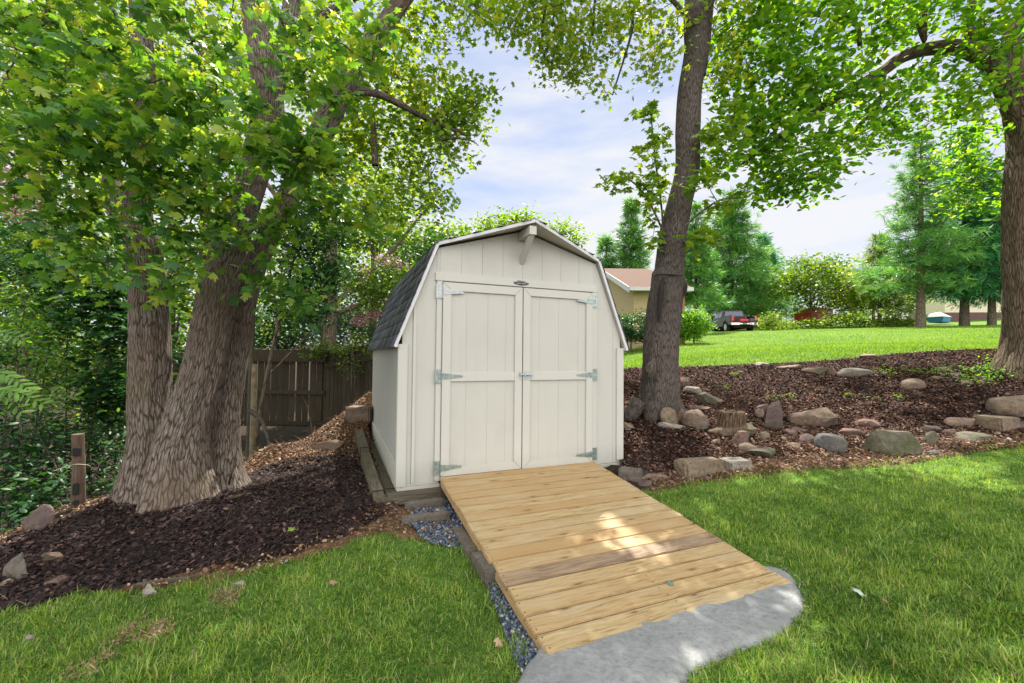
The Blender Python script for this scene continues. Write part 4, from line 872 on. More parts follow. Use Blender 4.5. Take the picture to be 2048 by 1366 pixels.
root = plant_raw('maple_tree', 'huge multi stemmed maple with furrowed bark standing in the dark mulch', base, mapl, twigs(sk, np.concatenate([CN, CB, CO[::3]]), .0055, .10, seg=5), M_BARK1)
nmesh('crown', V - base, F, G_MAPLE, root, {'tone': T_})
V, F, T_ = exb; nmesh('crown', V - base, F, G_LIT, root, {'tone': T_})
# bare hanging dead twig at the crown's outer edge
# ------------------------------------------------------------------ tree behind the stones
cent = [
 (st(6.0, [(1318, 870, 108), (1319, 815, 88), (1319, 750, 76), (1322, 680, 73), (1328, 620, 73), (1334, 572, 70), (1336, 551, 69), (1337, 547, 62), (1338, 546, 50)]), 80, .04, .07, fl(.12, .3, 5, .7)),
 (st(6.02, [(1334, 600, 60), (1338, 540, 63), (1341, 510, 62), (1345, 470, 60), (1358, 410, 54), (1374, 340, 52), (1376, 260, 54), (1380, 180, 52), (1392, 100, 52), (1392, 30, 54), (1398, -100, 46), (1410, -330, 34), (1430, -600, 20)]), 70, .05, .06, None),
 (st(6.05, [(1398, 150, 30), (1405, 90, 34), (1412, 30, 30), (1426, -60, 26), (1470, -220, 20), (1560, -460, 12)]), 24, .08, .05, None),
 (st(5.95, [(1388, 140, 20), (1404, 60, 18), (1422, 0, 18), (1450, -80, 16)]), 16, .08, .05, None),
 (st(5.72, [(1299, 756, 10), (1300, 746, 22), (1302, 734, 24), (1306, 722, 12), (1306, 716, 4)]), 20, .03, .10, None),
 (st(5.8, [(1280, 800, 40), (1262, 830, 30), (1250, 850, 14)]), 16, .05, .08, None),
 (st(5.75, [(1304, 800, 40), (1304, 845, 34), (1306, 868, 20)]), 16, .05, .08, None),
 (st(5.9, [(1345, 805, 34), (1366, 828, 24), (1392, 842, 14)]), 16, .05, .08, None),
 (st(5.9, [(1322, 545, 6), (1325, 440, 4.5), (1312, 330, 4), (1300, 210, 2.5)]), 6, .1, 0, None),
 (st(5.85, [(1330, 470, 5), (1290, 390, 4), (1250, 355, 3), (1208, 352, 2)]), 6, .1, 0, None),
 (st(5.7, [(1350, 470, 6), (1395, 430, 4.5), (1440, 400, 4), (1495, 395, 2.5)]), 6, .1, 0, None),
 (st(5.9, [(1395, 60, 14), (1330, -10, 10), (1270, 10, 8), (1262, 70, 6), (1225, 190, 3)]), 7, .1, 0, None),
 (st(5.9, [(1395, -60, 18), (1280, -120, 13), (1120, -60, 9), (1085, 60, 5), (1092, 130, 3)]), 7, .1, 0, None),
 (st(5.9, [(1280, -110, 10), (1200, -30, 7), (1185, 60, 4), (1170, 140, 3)]), 7, .1, 0, None),
]
cc_b = [(1040, 10, 5.8, 60, 55, 34), (1110, 70, 5.8, 60, 60, 40), (1150, 20, 5.9, 90, 50, 46), (1160, 120, 5.8, 40, 35, 18), (1225, 90, 5.8, 30, 60, 12), (1200, 180, 5.8, 16, 16, 4), (1250, 20, 5.9, 50, 40, 20), (1320, 40, 5.9, 50, 50, 22), (1300, 110, 5.8, 30, 40, 9), (1300, 140, 5.7, 24, 30, 5), (1110, 130, 5.8, 40, 26, 10), (1010, 60, 5.8, 25, 30, 6), (1450, 20, 6.0, 60, 60, 24), (1440, 130, 5.9, 40, 50, 12), (1010, -20, 5.8, 90, 40, 26)]
sp_b = [(1302, 225, 5.8, 12, 20, 5), (1308, 290, 5.8, 16, 40, 8), (1318, 350, 5.8, 20, 34, 7), (1225, 355, 5.75, 22, 10, 4), (1265, 370, 5.75, 26, 16, 6), (1305, 400, 5.75, 24, 22, 6), (1310, 470, 5.8, 12, 30, 4), (1420, 300, 5.7, 26, 40, 7), (1440, 250, 5.7, 40, 30, 8), (1400, 470, 5.6, 40, 22, 7), (1470, 400, 5.6, 46, 20, 9), (1380, 380, 5.6, 16, 16, 3), (1420, 350, 5.6, 24, 20, 4)]
hi_b = [(1400, -420, 7.5, 420, 260, 170, 2.6), (1750, -380, 8.5, 380, 240, 120, 2.6), (1100, -330, 8, 260, 140, 80, 2.2)]
Cc, Cs = blobpts(cc_b), blobpts(sp_b); Ch = np.concatenate([canopy(-.6, 3.8, 3.4, 8, 32), canopy(-.6, 3.8, 8, 15, 85), np.c_[rng.uniform(1.3, 2.9, 22), rng.uniform(8.8, 11.2, 22), rng.uniform(11.0, 12.6, 22)]])
base = unp(1320, 822, 6.0)
sk = []
for s in cent[1:4] + cent[8:]: sk += list(spline(s[0], .15)[4::3, :3])
root = plant_raw('maple_tree', 'tall leaning maple with a cut scar halfway, rising behind the stones beside the shed', base, cent, twigs(sk, np.concatenate([Cc, Cs, Ch[::2]]), .005, .10, seg=5), M_BARK2)
V, F, T_ = join([leaves(Cc, 17, .24, .072, TM, .7, .6, None, (.62, .2)), leaves(Cs, 9, .13, .11, TM, .5, .8, None, (.4, .15)), leaves(Ch, 18, .42, .2, TH, .6, .3)])
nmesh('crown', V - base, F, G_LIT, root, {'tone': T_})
V, F, U = tubes([(st(5.76, [(1326, 556, 6), (1322, 580, 13), (1319, 620, 11), (1317, 645, 4)]), 10, .04, .1, None), (st(5.75, [(1304, 553, 2), (1318, 549, 4), (1340, 549, 4), (1366, 551, 2)]), 8, .03, .1, None), (st(5.95, [(1360, 600, 8), (1364, 582, 20), (1366, 568, 18), (1364, 558, 6)]), 14, .03, .1, None)], base)
nmesh('bark_scar', V, F, simple('dark_wound', (.018, .012, .011), .9, 0, .5, 12, .5), root, smooth=True)
# ------------------------------------------------------------------ broad leaved tree at the edge of the lawn
bx = 7.2
mul = [
 (st(bx, [(2050, 800, 190), (2046, 745, 150), (2046, 690, 100), (2042, 600, 84), (2040, 480, 80), (2042, 380, 82), (2052, 300, 88), (2050, 230, 96), (2030, 180, 84), (2020, 140, 60)]), 70, .05, .08, fl(.3, .3, 5, .2)),
 (st(bx, [(2046, 250, 70), (2020, 190, 62), (1985, 130, 54), (1930, 98, 46), (1870, 96, 38), (1810, 112, 32), (1762, 145, 28), (1700, 180, 22, 6.9), (1620, 230, 16, 6.6), (1540, 290, 10, 6.4), (1480, 330, 5, 6.3)]), 32, .06, .07, None),
 (st(bx, [(1975, 105, 30), (1940, 70, 26), (1944, 20, 22), (1948, -80, 18)]), 16, .06, .07, None),
 (st(bx, [(2020, 150, 60), (2025, 60, 44), (2050, 20, 40), (2110, -120, 30)]), 24, .06, .07, None),
 (st(bx, [(2046, 180, 60), (2080, 60, 50), (2120, -120, 36), (2140, -400, 20)]), 24, .06, .07, None),
 (st(bx, [(1835, 40, 14, 6.9), (1850, 80, 10, 7.0), (1840, -60, 16, 6.9), (1800, -160, 12, 6.6)]), 10, .06, 0, None),
 (st(bx, [(1990, 110, 30), (1960, 60, 22), (1950, 55, 8)]), 12, .06, 0, None),
 (st(6.8, [(1720, 90, 12), (1700, 40, 12), (1560, 20, 9), (1480, -20, 6)]), 8, .1, 0, None),
 (st(6.9, [(1770, 140, 12), (1760, 200, 9), (1720, 250, 6), (1660, 320, 4)]), 7, .1, 0, None),
 (st(bx, [(2000, -60, 20), (1800, -140, 14), (1600, -120, 10), (1500, -60, 6)]), 8, .1, 0, None),
]
mu_b = [(1500, 60, 6.3, 80, 70, 44), (1620, 50, 6.5, 90, 70, 50), (1740, 40, 6.7, 90, 60, 44), (1860, 30, 6.9, 80, 50, 32), (1980, 30, 6.6, 70, 60, 26), (1540, 180, 6.3, 80, 60, 44), (1650, 160, 6.5, 80, 60, 42), (1760, 200, 6.8, 70, 50, 30), (1560, 280, 6.3, 90, 50, 46), (1500, 230, 6.2, 50, 40, 16),
 (1600, 350, 6.3, 80, 40, 34), (1560, 360, 6.2, 50, 26, 14), (1660, 290, 6.4, 50, 40, 14), (1850, 200, 7.4, 90, 60, 34), (1800, 270, 7.3, 70, 30, 14), (1940, 220, 7.4, 60, 60, 24), (1950, 300, 8.0, 60, 50, 22), (1960, 390, 8.0, 50, 60, 22), (1900, 350, 8.0, 50, 40, 12), (1980, 180, 6.5, 50, 50, 10), (2020, 60, 6.3, 40, 60, 12), (1450, 320, 6.0, 34, 36, 9), (1470, 130, 6.3, 40, 60, 14)]
mo_b = [(1850, -200, 6.6, 300, 150, 110, 1.8), (1560, -140, 6.4, 160, 90, 50, 1.6), (2200, 0, 6.8, 150, 300, 90, 1.8), (2250, 350, 7.2, 120, 160, 40, 1.5)]
Cu = blobpts(mu_b); Cv = np.concatenate([canopy(3.6, 9.5, 3.4, 8, 30), canopy(3.6, 9.5, 8, 17, 90), blobpts([(2250, 350, 7.2, 120, 160, 30, 1.5)])]); base = unp(2046, 745, bx)
sk = []
for s in mul[1:]: sk += list(spline(s[0], .15)[2::3, :3])
root = plant_raw('mulberry_tree', 'broad leaved tree with a long arching limb, at the end of the mulch bed', base, mul, twigs(sk, np.concatenate([Cu, Cv[::3]]), .005, .10, seg=5), M_BARK3)
V, F, T_ = join([leaves(Cu, 17, .25, .098, TH, .55, .75, None, (.45, .22)), leaves(Cv, 18, .42, .2, TH, .6, .4)])
nmesh('crown', V - base, F, G_MULB, root, {'tone': T_})

# ------------------------------------------------------------------ middle and far trees
def ground_base(px, d, dz=0.0):
    p = unp(px, 700, d); return np.array([p[0], p[1], gz1(p[0], p[1]) - .05 + dz])
def btree(name, label, px, d, topy, blobs, leafm, size, per, rc, T=TS, w=.18, cat='tree', group=None, bark=M_BARKF, lean=0, twmax=60, tone=(.45, .22), forks=3, **kw):
    b = ground_base(px, d); tp = unp(px + lean, topy, d); h = tp[2] - b[2]
    stems = [[(b - np.array([0, 0, .1]), w * 1.25), (b + (tp - b) * .12, w), (b + (tp - b) * .45 + rng.normal(0, .02, 3) * h, w * .75), (b + (tp - b) * .93, w * .2)]]
    for _ in range(forks):
        k = rng.uniform(.25, .6); a = b + (tp - b) * k; th = rng.uniform(0, 6.28); e = a + np.array([math.cos(th) * h * .25, math.sin(th) * h * .2, h * rng.uniform(.15, .35)])
        stems.append([(a, w * .45), ((a + e) / 2 + np.array([0, 0, -.02 * h]), w * .33), (e, w * .1)])
    return plant(name, label, cat, b, stems, blobpts(blobs), bark, leafm, T, per, rc, size, group, tw=w * .12, seg=9, twmax=twmax, tone=tone, step=.3, **kw)
GB = 'trees crowding behind the big maple'
btree('tree', 'sunlit yellow green tree seen through the upper branches of the big maple', 90, 10.5, -60, [(60, 60, 10.5, 190, 130, 110), (180, 200, 10.5, 190, 130, 110), (60, 300, 10, 120, 90, 50)], G_LIT, .15, 26, .5, w=.2, group=GB)
btree('tree', 'sunlit leafy tree framed between the two great stems of the maple', 400, 11.5, -80, [(400, 60, 11.5, 180, 120, 110), (380, 240, 11.5, 130, 140, 100), (380, 430, 11, 90, 110, 60), (340, 560, 10.5, 60, 80, 30)], G_LIT, .15, 26, .5, w=.2, group=GB)
btree('tree', 'loose bright green tree behind the outer edge of the maple crown', 660, 12.5, 40, [(640, 120, 12.5, 120, 110, 70), (760, 260, 12.5, 140, 130, 90), (700, 400, 12.5, 110, 70, 60), (800, 400, 13, 90, 60, 40)], G_LIT, .14, 24, .5, w=.2, group=GB)
btree('tree', 'dense dark green tree standing just past the leaning maple stem', 500, 9.2, 380, [(640, 440, 8.8, 62, 62, 60), (625, 530, 8.8, 66, 66, 66), (600, 610, 8.6, 60, 40, 34), (560, 470, 8.8, 50, 60, 30)], G_DARK, .09, 36, .28, w=.05, lean=120, group=GB)
btree('tree', 'yellow green tree rising past the fence next to the shed roof', 740, 17, 360, [(720, 440, 17, 80, 60, 60), (800, 470, 17, 90, 44, 50), (860, 480, 18, 50, 36, 26), (690, 560, 16, 60, 40, 24), (830, 520, 17, 60, 34, 26)], G_YEL, .19, 26, .55, w=.16, group=GB, tone=(.3, .2))
btree('tree', 'olive green tree close behind the shed roof', 850, 14, 450, [(850, 505, 14, 56, 40, 44), (800, 540, 14, 44, 30, 24), (880, 540, 14, 50, 40, 30)], G_DARK, .13, 26, .4, w=.1, group=GB, tone=(.7, .2))
btree('shrub', 'blue grey feathery shrub showing over the fence', 650, 13, 590, [(655, 650, 13, 34, 52, 44), (690, 640, 13.4, 26, 60, 36)], G_BLUE, .09, 34, .28, w=.05, cat='shrub', tone=(.5, .2))
btree('shrub', 'dark green shrub mass over the fence between maple and grey shrub', 560, 13.4, 590, [(540, 650, 13.4, 60, 50, 54), (600, 660, 13.6, 50, 44, 44), (740, 650, 13.6, 40, 44, 34), (700, 560, 14, 60, 34, 28)], G_DARK, .11, 34, .32, w=.05, cat='shrub', tone=(.55, .2))
btree('tree', 'bushy green tree filling the gap beyond the undergrowth', 100, 10, 380, [(60, 520, 10, 110, 110, 70), (190, 640, 10, 110, 110, 70), (60, 700, 9.5, 110, 100, 60)], G_MAPLE, .13, 26, .4, w=.1, group=GB)
btree('tree', 'shaded tree between the great stems low beyond the maple', 350, 11, 500, [(345, 620, 11, 60, 100, 50), (330, 780, 10.5, 60, 60, 30), (440, 560, 11, 60, 60, 30)], G_LIT, .13, 26, .4, w=.1, group=GB)
btree('tree', 'pale green thicket far behind the board fence', 610, 24, 520, [(600, 490, 24, 110, 60, 70), (740, 500, 25, 110, 60, 70), (540, 620, 24, 90, 70, 90), (660, 600, 24, 90, 80, 100), (760, 640, 24, 70, 60, 60), (450, 640, 24, 90, 90, 60)], G_LIT, .26, 26, .8, w=.15, group=GB)
btree('tree', 'tall dim thicket closing the view behind the undergrowth', 60, 17, 300, [(-60, 560, 17, 150, 170, 100), (150, 560, 17, 130, 170, 100), (300, 600, 17, 110, 140, 70)], G_DARK, .24, 26, .8, w=.15, group=GB, tone=(.7, .2))
def blossom(blobs, per, rc, s): return leaves(blobpts(blobs), per, rc, s, TS, .9, .1, None, (.5, .3))
e_ = blossom([(770, 523, 9.8, 28, 6, 9), (735, 545, 9.8, 12, 10, 4), (722, 640, 9.4, 18, 10, 7), (745, 628, 9.4, 14, 8, 5), (815, 545, 9.8, 12, 10, 3), (722, 590, 9.6, 10, 6, 2)], 34, .16, .045)
btree('crape_myrtle', 'bright green crape myrtle with pink blossom beside the shed roof', 765, 9.8, 530, [(770, 565, 9.8, 56, 40, 60), (740, 590, 9.6, 34, 34, 26), (800, 560, 9.9, 36, 30, 26)], G_YEL, .07, 34, .24, w=.04, tone=(.25, .2), extra=[('blossom', *e_, G_PINK)])
e_ = blossom([(14, 400, 7.5, 36, 50, 26), (70, 440, 7.5, 30, 34, 12), (40, 350, 7.5, 24, 30, 8), (110, 480, 7.3, 40, 30, 8)], 30, .16, .05)
btree('crape_myrtle', 'pink flowering crape myrtle at the edge of the yard beyond the undergrowth', 30, 7.6, 340, [(20, 420, 7.6, 80, 90, 50), (110, 480, 7.5, 80, 60, 40), (20, 560, 7.4, 70, 70, 34)], G_YEL, .08, 30, .28, w=.05, tone=(.2, .2), extra=[('blossom', *e_, G_PINK)])
# undergrowth shrubs in the hollow
UG = 'shrubs filling the hollow beyond the weathered post'
for lab, px, d, top, bl, lm, ls, per_ in (
 ('dark broad leaved shrub with maple like leaves, closest to the thick stem', 200, 5.2, 480, [(170, 560, 5.2, 90, 70, 34), (200, 660, 5.2, 70, 70, 30), (220, 780, 5.2, 50, 70, 24)], G_DARK, .10, 22),
 ('mid green oval leaved shrub at the heart of the undergrowth', 100, 5.0, 600, [(110, 700, 5.0, 90, 70, 40), (140, 800, 5.0, 90, 60, 36), (60, 620, 5.2, 90, 60, 34)], G_MAPLE, .075, 24),
 ('leafy sapling shrub under the pink blossom', 30, 5.6, 500, [(30, 560, 5.6, 90, 70, 40), (120, 500, 5.8, 100, 70, 40), (20, 480, 6.2, 80, 60, 24)], G_DARK, .085, 24),
 ('low shadowed shrub behind the weathered post', 170, 4.9, 860, [(190, 900, 4.9, 60, 60, 30), (110, 930, 4.7, 80, 50, 34), (220, 960, 4.8, 30, 30, 10)], G_DARK, .07, 24),
 ('tall pinnate leaved shrub rooted behind the purple grey slab rock', 20, 4.4, 740, [(10, 860, 4.4, 90, 60, 34), (60, 960, 4.3, 60, 50, 26), (-60, 760, 4.3, 80, 90, 30), (20, 1010, 4.3, 40, 30, 10)], G_DARK, .075, 24),
 ('shaded shrub crowding the far bank behind the trunk base', 240, 6.4, 700, [(250, 850, 6.4, 50, 90, 34), (330, 700, 6.6, 40, 90, 24), (120, 800, 6.6, 130, 120, 60)], G_DARK, .09, 24)):
    b = unp(px, 700, d); b[2] = gz1(b[0], b[1]) - .05
    sm = [[(b + np.array([rng.normal(0, .1), rng.normal(0, .1), 0]), .014), (b + np.array([rng.normal(0, .25), rng.normal(0, .25), .8]), .010), (unp(px + rng.normal(0, 40), top, d), .004)] for _ in range(4)]
    plant('shrub', lab, 'shrub', b, sm, blobpts(bl), M_BARK2, lm, TM if 'maple like' in lab else TO, per_, .17, ls, UG, tw=.003, seg=6, tilt=.5, droop=.5, skel_from=.1, tone=(.5, .22))
# fern-like pinnate sprays hanging in at the frame edge
V_, F_, T__ = [], [], []
for (px, py, d, ex_, ey_) in ((0, 760, 3.5, 60, 24), (-10, 800, 3.4, 92, 8), (-20, 690, 3.6, 60, -10), (-10, 780, 3.5, 50, 44)):
    a = unp(px - 30, py - 20, d); b = unp(px + ex_, py + ey_, d); n = 11
    P, H = [], []
    for k in range(n):
        t_ = k / (n - 1); q = a + (b - a) * t_ + np.array([0, 0, .05 * math.sin(3.1 * t_)])
        for s_ in (-1, 1):
            P.append(q); v = (b - a) / np.linalg.norm(b - a); H.append(v * .55 + np.array([0, s_ * .5, -.75 * (.5 + .5 * (s_ < 0)) + .35 * (s_ > 0)]))
    P = np.array(P); H = np.array(H); nr = np.c_[rng.normal(0, .3, len(P)), np.full(len(P), -.8), np.full(len(P), .9)]
    Vx, Fx = inst(TO[0] * np.array([.8, 1, 1]), TO[1], P, rot_frames(nr, H), np.full(len(P), .085) * rng.uniform(.8, 1.2, len(P))); V_.append((Vx, Fx, np.repeat(np.clip(rng.normal(.55, .1, len(P)), 0, 1), len(TO[0]))))
V, F, T_ = join(V_); b = np.array([-4.6, 3.4, gz1(-4.6, 3.4)])
r_ = tag(empty('sumac_shrub', tuple(b)), 'feather leaved shrub hanging in over the undergrowth at the frame edge', 'shrub'); nmesh('fronds', V - b, F, G_MAPLE, r_, {'tone': T_})
V, F, U = tubes([([(b, .012), (unp(-60, 760, 3.5), .008), (unp(-30, 770, 3.45), .004)], 6, .1, 0, None)], b); nmesh('stem', V, F, M_BARK2, r_, smooth=True, uv=U)

# conifers
PT = (np.array([(0, 0, 0), (.10, .5, 0), (0, 1, -.05), (-.10, .5, 0)]), [np.array([(0, 1, 2, 3)])])
def pine(label, px, d, topy, wpx, leafm, n_wh=22, dens=22, size=.34, w=.2, bottom=.12, name='pine_tree', group='evergreens beyond the lawn', droop=.25, flatb=.5, rag=.3, lean=0, basez=None):
    b = ground_base(px, d); tp = unp(px + lean, topy, d); h = tp[2] - b[2]; Rm_ = wpx * .5 * d / F_PX
    paths = [([(b - np.array([0, 0, .1]), w * 1.3), (b + (tp - b) * .15, w), (b + (tp - b) * .6, w * .6), (tp, w * .08)], 9, .5, 0, None)]; P, H = [], []
    for i in range(n_wh):
        k = bottom + (1 - bottom) * (i + rng.uniform(0, .6)) / n_wh
        if k > .985: continue
        prof = (1 - k) ** .75 * 1.05 if k > .35 else .85 + .15 * math.sin(k * 9)
        m_ = rng.integers(4, 7); a0 = rng.uniform(0, 6.28)
        for j in range(m_):
            th = a0 + 6.28 * j / m_ + rng.normal(0, .2); ln = Rm_ * prof * rng.uniform(1 - rag, 1.08); a = b + (tp - b) * k
            e = a + np.array([math.cos(th) * ln, math.sin(th) * ln, ln * rng.uniform(-.12, .30) - droop * ln * (1 - k)]); mid = (a + e) / 2 + np.array([0, 0, -.04 * ln])
            paths.append(([(a, w * .16), (mid, w * .1), (e, w * .03)], 4, max(.5, ln / 3), 0, None))
            q = max(3, int(dens * ln / Rm_)); tt = rng.uniform(.22, 1.03, q)[:, None]
            base_ = a + (e - a) * tt; sp = (.13 + .10 * (1 - np.abs(tt - .6))) * ln
            P.append(base_ + rng.normal(0, 1, (q, 3)) * sp * np.array([1, 1, .28]))
            H.append(np.tile((e - a) / ln, (q, 1)) + rng.normal(0, .35, (q, 3)) + np.array([0, 0, .12]))
    P = np.concatenate(P); H = np.concatenate(H); k_ = 13
    P = np.repeat(P, k_, 0) + rng.normal(0, size * .16, (len(P) * k_, 3)); H = np.repeat(H, k_, 0) + rng.normal(0, .55, (len(H) * k_, 3))
    tn = np.repeat(np.clip(rng.normal(.45, .2, len(P) // k_), 0, 1), k_)
    Vx, Fx = inst(PT[0] * np.array([.62, 1.25, 1]), PT[1], P, rot_frames(np.c_[rng.normal(0, .7, (len(P), 2)), np.ones(len(P))], H), size * rng.uniform(.6, 1.2, len(P)))
    root = tag(empty(name, tuple(b)), label, 'tree', group); V, F, U = tubes(paths, b); nmesh('trunk', V, F, M_BARKF, root, smooth=True, uv=U)
    nmesh('crown', Vx - b, Fx, leafm, root, {'tone': np.repeat(tn, 4)}); return root
pine('tall slender pine above the ridge of the tan house', 1262, 36, 395, 110, G_PINE, 20, 24, .55)
pine('shorter pine by the shed roof corner above the tan house', 1212, 37, 470, 110, G_PINE, 14, 26, .55)
pine('full wide pine behind the black pickup', 1462, 44, 372, 190, G_PINE, 26, 34, .62, w=.28)
pine('thin trunked pine between the scarred maple and the pickup', 1392, 34, 410, 110, G_PINE, 18, 20, .5, w=.16, bottom=.25)
pine('dark pine at the far side of the pickup', 1525, 50, 470, 110, G_TEAL, 18, 26, .7)
pine('big ragged pine standing over the white pickup', 1842, 30, 262, 210, G_PINE, 26, 30, .42, w=.24, bottom=.22, rag=.5)
pine('blue green pine next to the big ragged one', 1930, 31, 250, 200, G_TEAL, 24, 34, .45, w=.24, bottom=.16)
pine('deep green hemlock with low skirts in front of the beige house', 1985, 30, 330, 170, G_TEAL, 22, 30, .42, w=.2, bottom=.18, name='hemlock_tree')
pine('light green hemlock with drooping low boughs near the white pickup', 1760, 36, 470, 150, G_YEL, 16, 16, .5, w=.14, bottom=.2, name='hemlock_tree', droop=.5, rag=.5)
FT = 'trees along the far side of the lawn'
btree('tree', 'small yellow green tree over the red vehicle', 1625, 38, 515, [(1625, 560, 38, 62, 46, 90), (1580, 590, 38, 40, 34, 34), (1670, 590, 38, 44, 32, 40)], G_YEL, .30, 26, .8, w=.1, group=FT, tone=(.4, .2))
btree('tree', 'dark purple leaved tree beyond the small yellow green one', 1712, 44, 548, [(1708, 592, 44, 34, 32, 44)], G_PURP, .36, 30, .8, w=.12, group=FT)
btree('tree', 'pale airy tree with exposed limbs beside the purple leaved one', 1748, 40, 520, [(1735, 550, 40, 56, 34, 44), (1790, 570, 40, 50, 40, 50), (1700, 600, 39, 30, 20, 14)], G_LIT, .30, 24, .8, w=.14, group=FT, tone=(.7, .2))
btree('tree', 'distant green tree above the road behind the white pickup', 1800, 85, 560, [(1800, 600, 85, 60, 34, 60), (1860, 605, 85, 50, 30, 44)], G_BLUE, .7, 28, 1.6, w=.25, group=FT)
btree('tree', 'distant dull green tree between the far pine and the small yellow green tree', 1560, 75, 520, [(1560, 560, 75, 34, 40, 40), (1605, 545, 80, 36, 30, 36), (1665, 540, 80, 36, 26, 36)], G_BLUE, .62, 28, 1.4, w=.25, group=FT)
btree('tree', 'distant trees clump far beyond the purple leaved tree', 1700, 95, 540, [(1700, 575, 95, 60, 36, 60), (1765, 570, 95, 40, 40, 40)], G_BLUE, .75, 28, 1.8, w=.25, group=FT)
btree('tree', 'dark green tree backing the beige house', 1950, 66, 470, [(1930, 540, 66, 80, 70, 90), (2010, 540, 66, 60, 80, 70)], G_DARK, .6, 28, 1.5, w=.3, group=FT, tone=(.7, .2))
BT = 'trees on the skyline behind the shed'
btree('tree', 'rounded green tree on the skyline above the tallest part of the shed roof', 1010, 30, 428, [(1000, 462, 30, 48, 32, 70), (1045, 450, 30, 40, 24, 44)], G_LIT, .24, 26, .7, w=.16, group=BT, tone=(.3, .2))
btree('tree', 'airy green tree on the skyline over the shed roof slope toward the pines', 1120, 31, 440, [(1110, 465, 31, 36, 26, 30), (1145, 475, 31, 26, 20, 14), (1100, 500, 31, 60, 30, 40)], G_LIT, .24, 22, .7, w=.14, group=BT, tone=(.3, .2))
btree('tree', 'olive tree on the skyline above the shed roof break', 915, 28, 450, [(905, 480, 28, 46, 30, 54), (870, 500, 28, 40, 36, 36), (940, 500, 28, 40, 26, 30)], G_LIT, .24, 26, .7, w=.15, group=BT, tone=(.15, .15))
# ------------------------------------------------------------------ FENCE
def wpt(px, py, d): return Vector(unp(px, py, d))
fA, fB, fC = unp(440, 700, 10.3), unp(652, 702, 10.2), unp(800, 676, 9.3)
def fence(name, label, A, B, h0, h1, rails, bw=.14, gap=.012, cap=False, zl=0.0):
    """a board fence from A to B (tops at A.z, B.z)"""
    A, B = Vector(A), Vector(B); dx = Vector((B.x - A.x, B.y - A.y, 0)); ln = dx.length; ang = math.atan2(dx.y, dx.x)
    root = tag(empty(name, (A.x, A.y, A.z - h0), ang), label, 'fence', 'board fence behind the yard'); z0 = A.z - h0; s = 0.0
    while s < ln - .03:
        k = s / ln; top = (A.z + (B.z - A.z) * k) - z0; bot = top - (h0 + (h1 - h0) * k); w_ = bw * random.uniform(.9, 1.05)
        mb = MB(); lean = random.uniform(-.012, .012)
        mb.prism([(s + lean, bot), (s + w_ + lean, bot), (s + w_, top - .03), (s + w_ - .03, top), (s + .03, top), (s, top - .03)], random.uniform(-.004, .004), .02, axis='y'); mb.build('board', M_FENCE, root); s += w_ + gap * random.uniform(.2, 2.2)
    for rz in rails:
        mb = MB(); mb.hull([(x, y, (A.z + (B.z - A.z) * (x / ln)) - z0 - rz + dz) for x in (0, ln) for y in (-.05, -.008) for dz in (-.045, .045)]); mb.build('rail', M_FENCE, root)
    if cap:
        mb = MB(); mb.hull([(x, y, (A.z + (B.z - A.z) * (x / ln)) - z0 + dz) for x in (-.03, ln + .03) for y in (-.075, -.052) for dz in (-.26, .02)]); mb.build('top_board', M_FENCE, root)
    for x in (0.0, ln - .09):
        mb = MB(); top = (A.z + (B.z - A.z) * (x / ln)) - z0; mb.box((x, .025, top - h0 - .4), (x + .09, .115, top + .02)); mb.build('post', M_FENCE, root)
    return root
fence('fence', 'dark board fence panel with a wide top board and light showing through its gaps', fA, fB, 1.80, 1.78, (.98, 1.70), gap=.02, cap=True)
fence('fence', 'taller dark plank fence climbing toward the back of the shed, draped with vine', fB + np.array([.02, 0, .0]), fC, 1.95, 1.9, (.35, 1.6), bw=.12, gap=.012)
fence('fence', 'shadowed board fence stretch hidden behind the big maple', fA + np.array([-3.4, .4, -.25]), fA + np.array([-.1, 0, 0]), 1.8, 1.8, (.9, 1.6), gap=.014)
# tall bare post and pale pipe at the fence
mb = MB(); p = wpt(505, 600, 8.6); g_ = gz1(p.x, p.y); mb.cyl((0, 0, -.2), (.02, 0, wpt(505, 470, 8.6).z - g_), .05, 12, .04)
tag(mb.build('post', M_TIMBER, None, loc=(p.x, p.y, g_)), 'tall bare round post between the maple and the fence', 'post')
mb = MB(); p = wpt(508, 780, 8.3); g_ = gz1(p.x, p.y); mb.cyl((0, 0, -.1), (.0, 0, wpt(508, 728, 8.3).z - g_), .055, 12, .05)
tag(mb.build('post', simple('pale_wood', (.20, .16, .10), .8, 0, .4, 12, .4), None, loc=(p.x, p.y, g_)), 'short pale brown post standing against the board fence', 'post')
# vine
CV = blobpts([(640, 692, 9.9, 34, 9, 16, .2), (690, 700, 9.7, 30, 14, 16, .2), (720, 678, 9.4, 26, 10, 12, .2), (700, 735, 9.5, 30, 16, 8, .2), (620, 712, 9.9, 20, 6, 6, .2), (745, 700, 9.2, 16, 14, 5, .2)])
b = np.array([fC[0] - .8, fC[1] + .25, gz1(fC[0] - .8, fC[1] + .2)])
plant('vine', 'yellow green vine sprawling over the top of the plank fence', 'vine', b, [[(b, .015), (b + np.array([-.2, -.05, 1.2]), .012), (unp(700, 690, 9.6), .008), (unp(630, 694, 9.9), .004)]], CV, M_BARK2, G_YEL, TO, 20, .14, .07, tw=.002, seg=6, crown='foliage', trunk='stem', tone=(.4, .3))
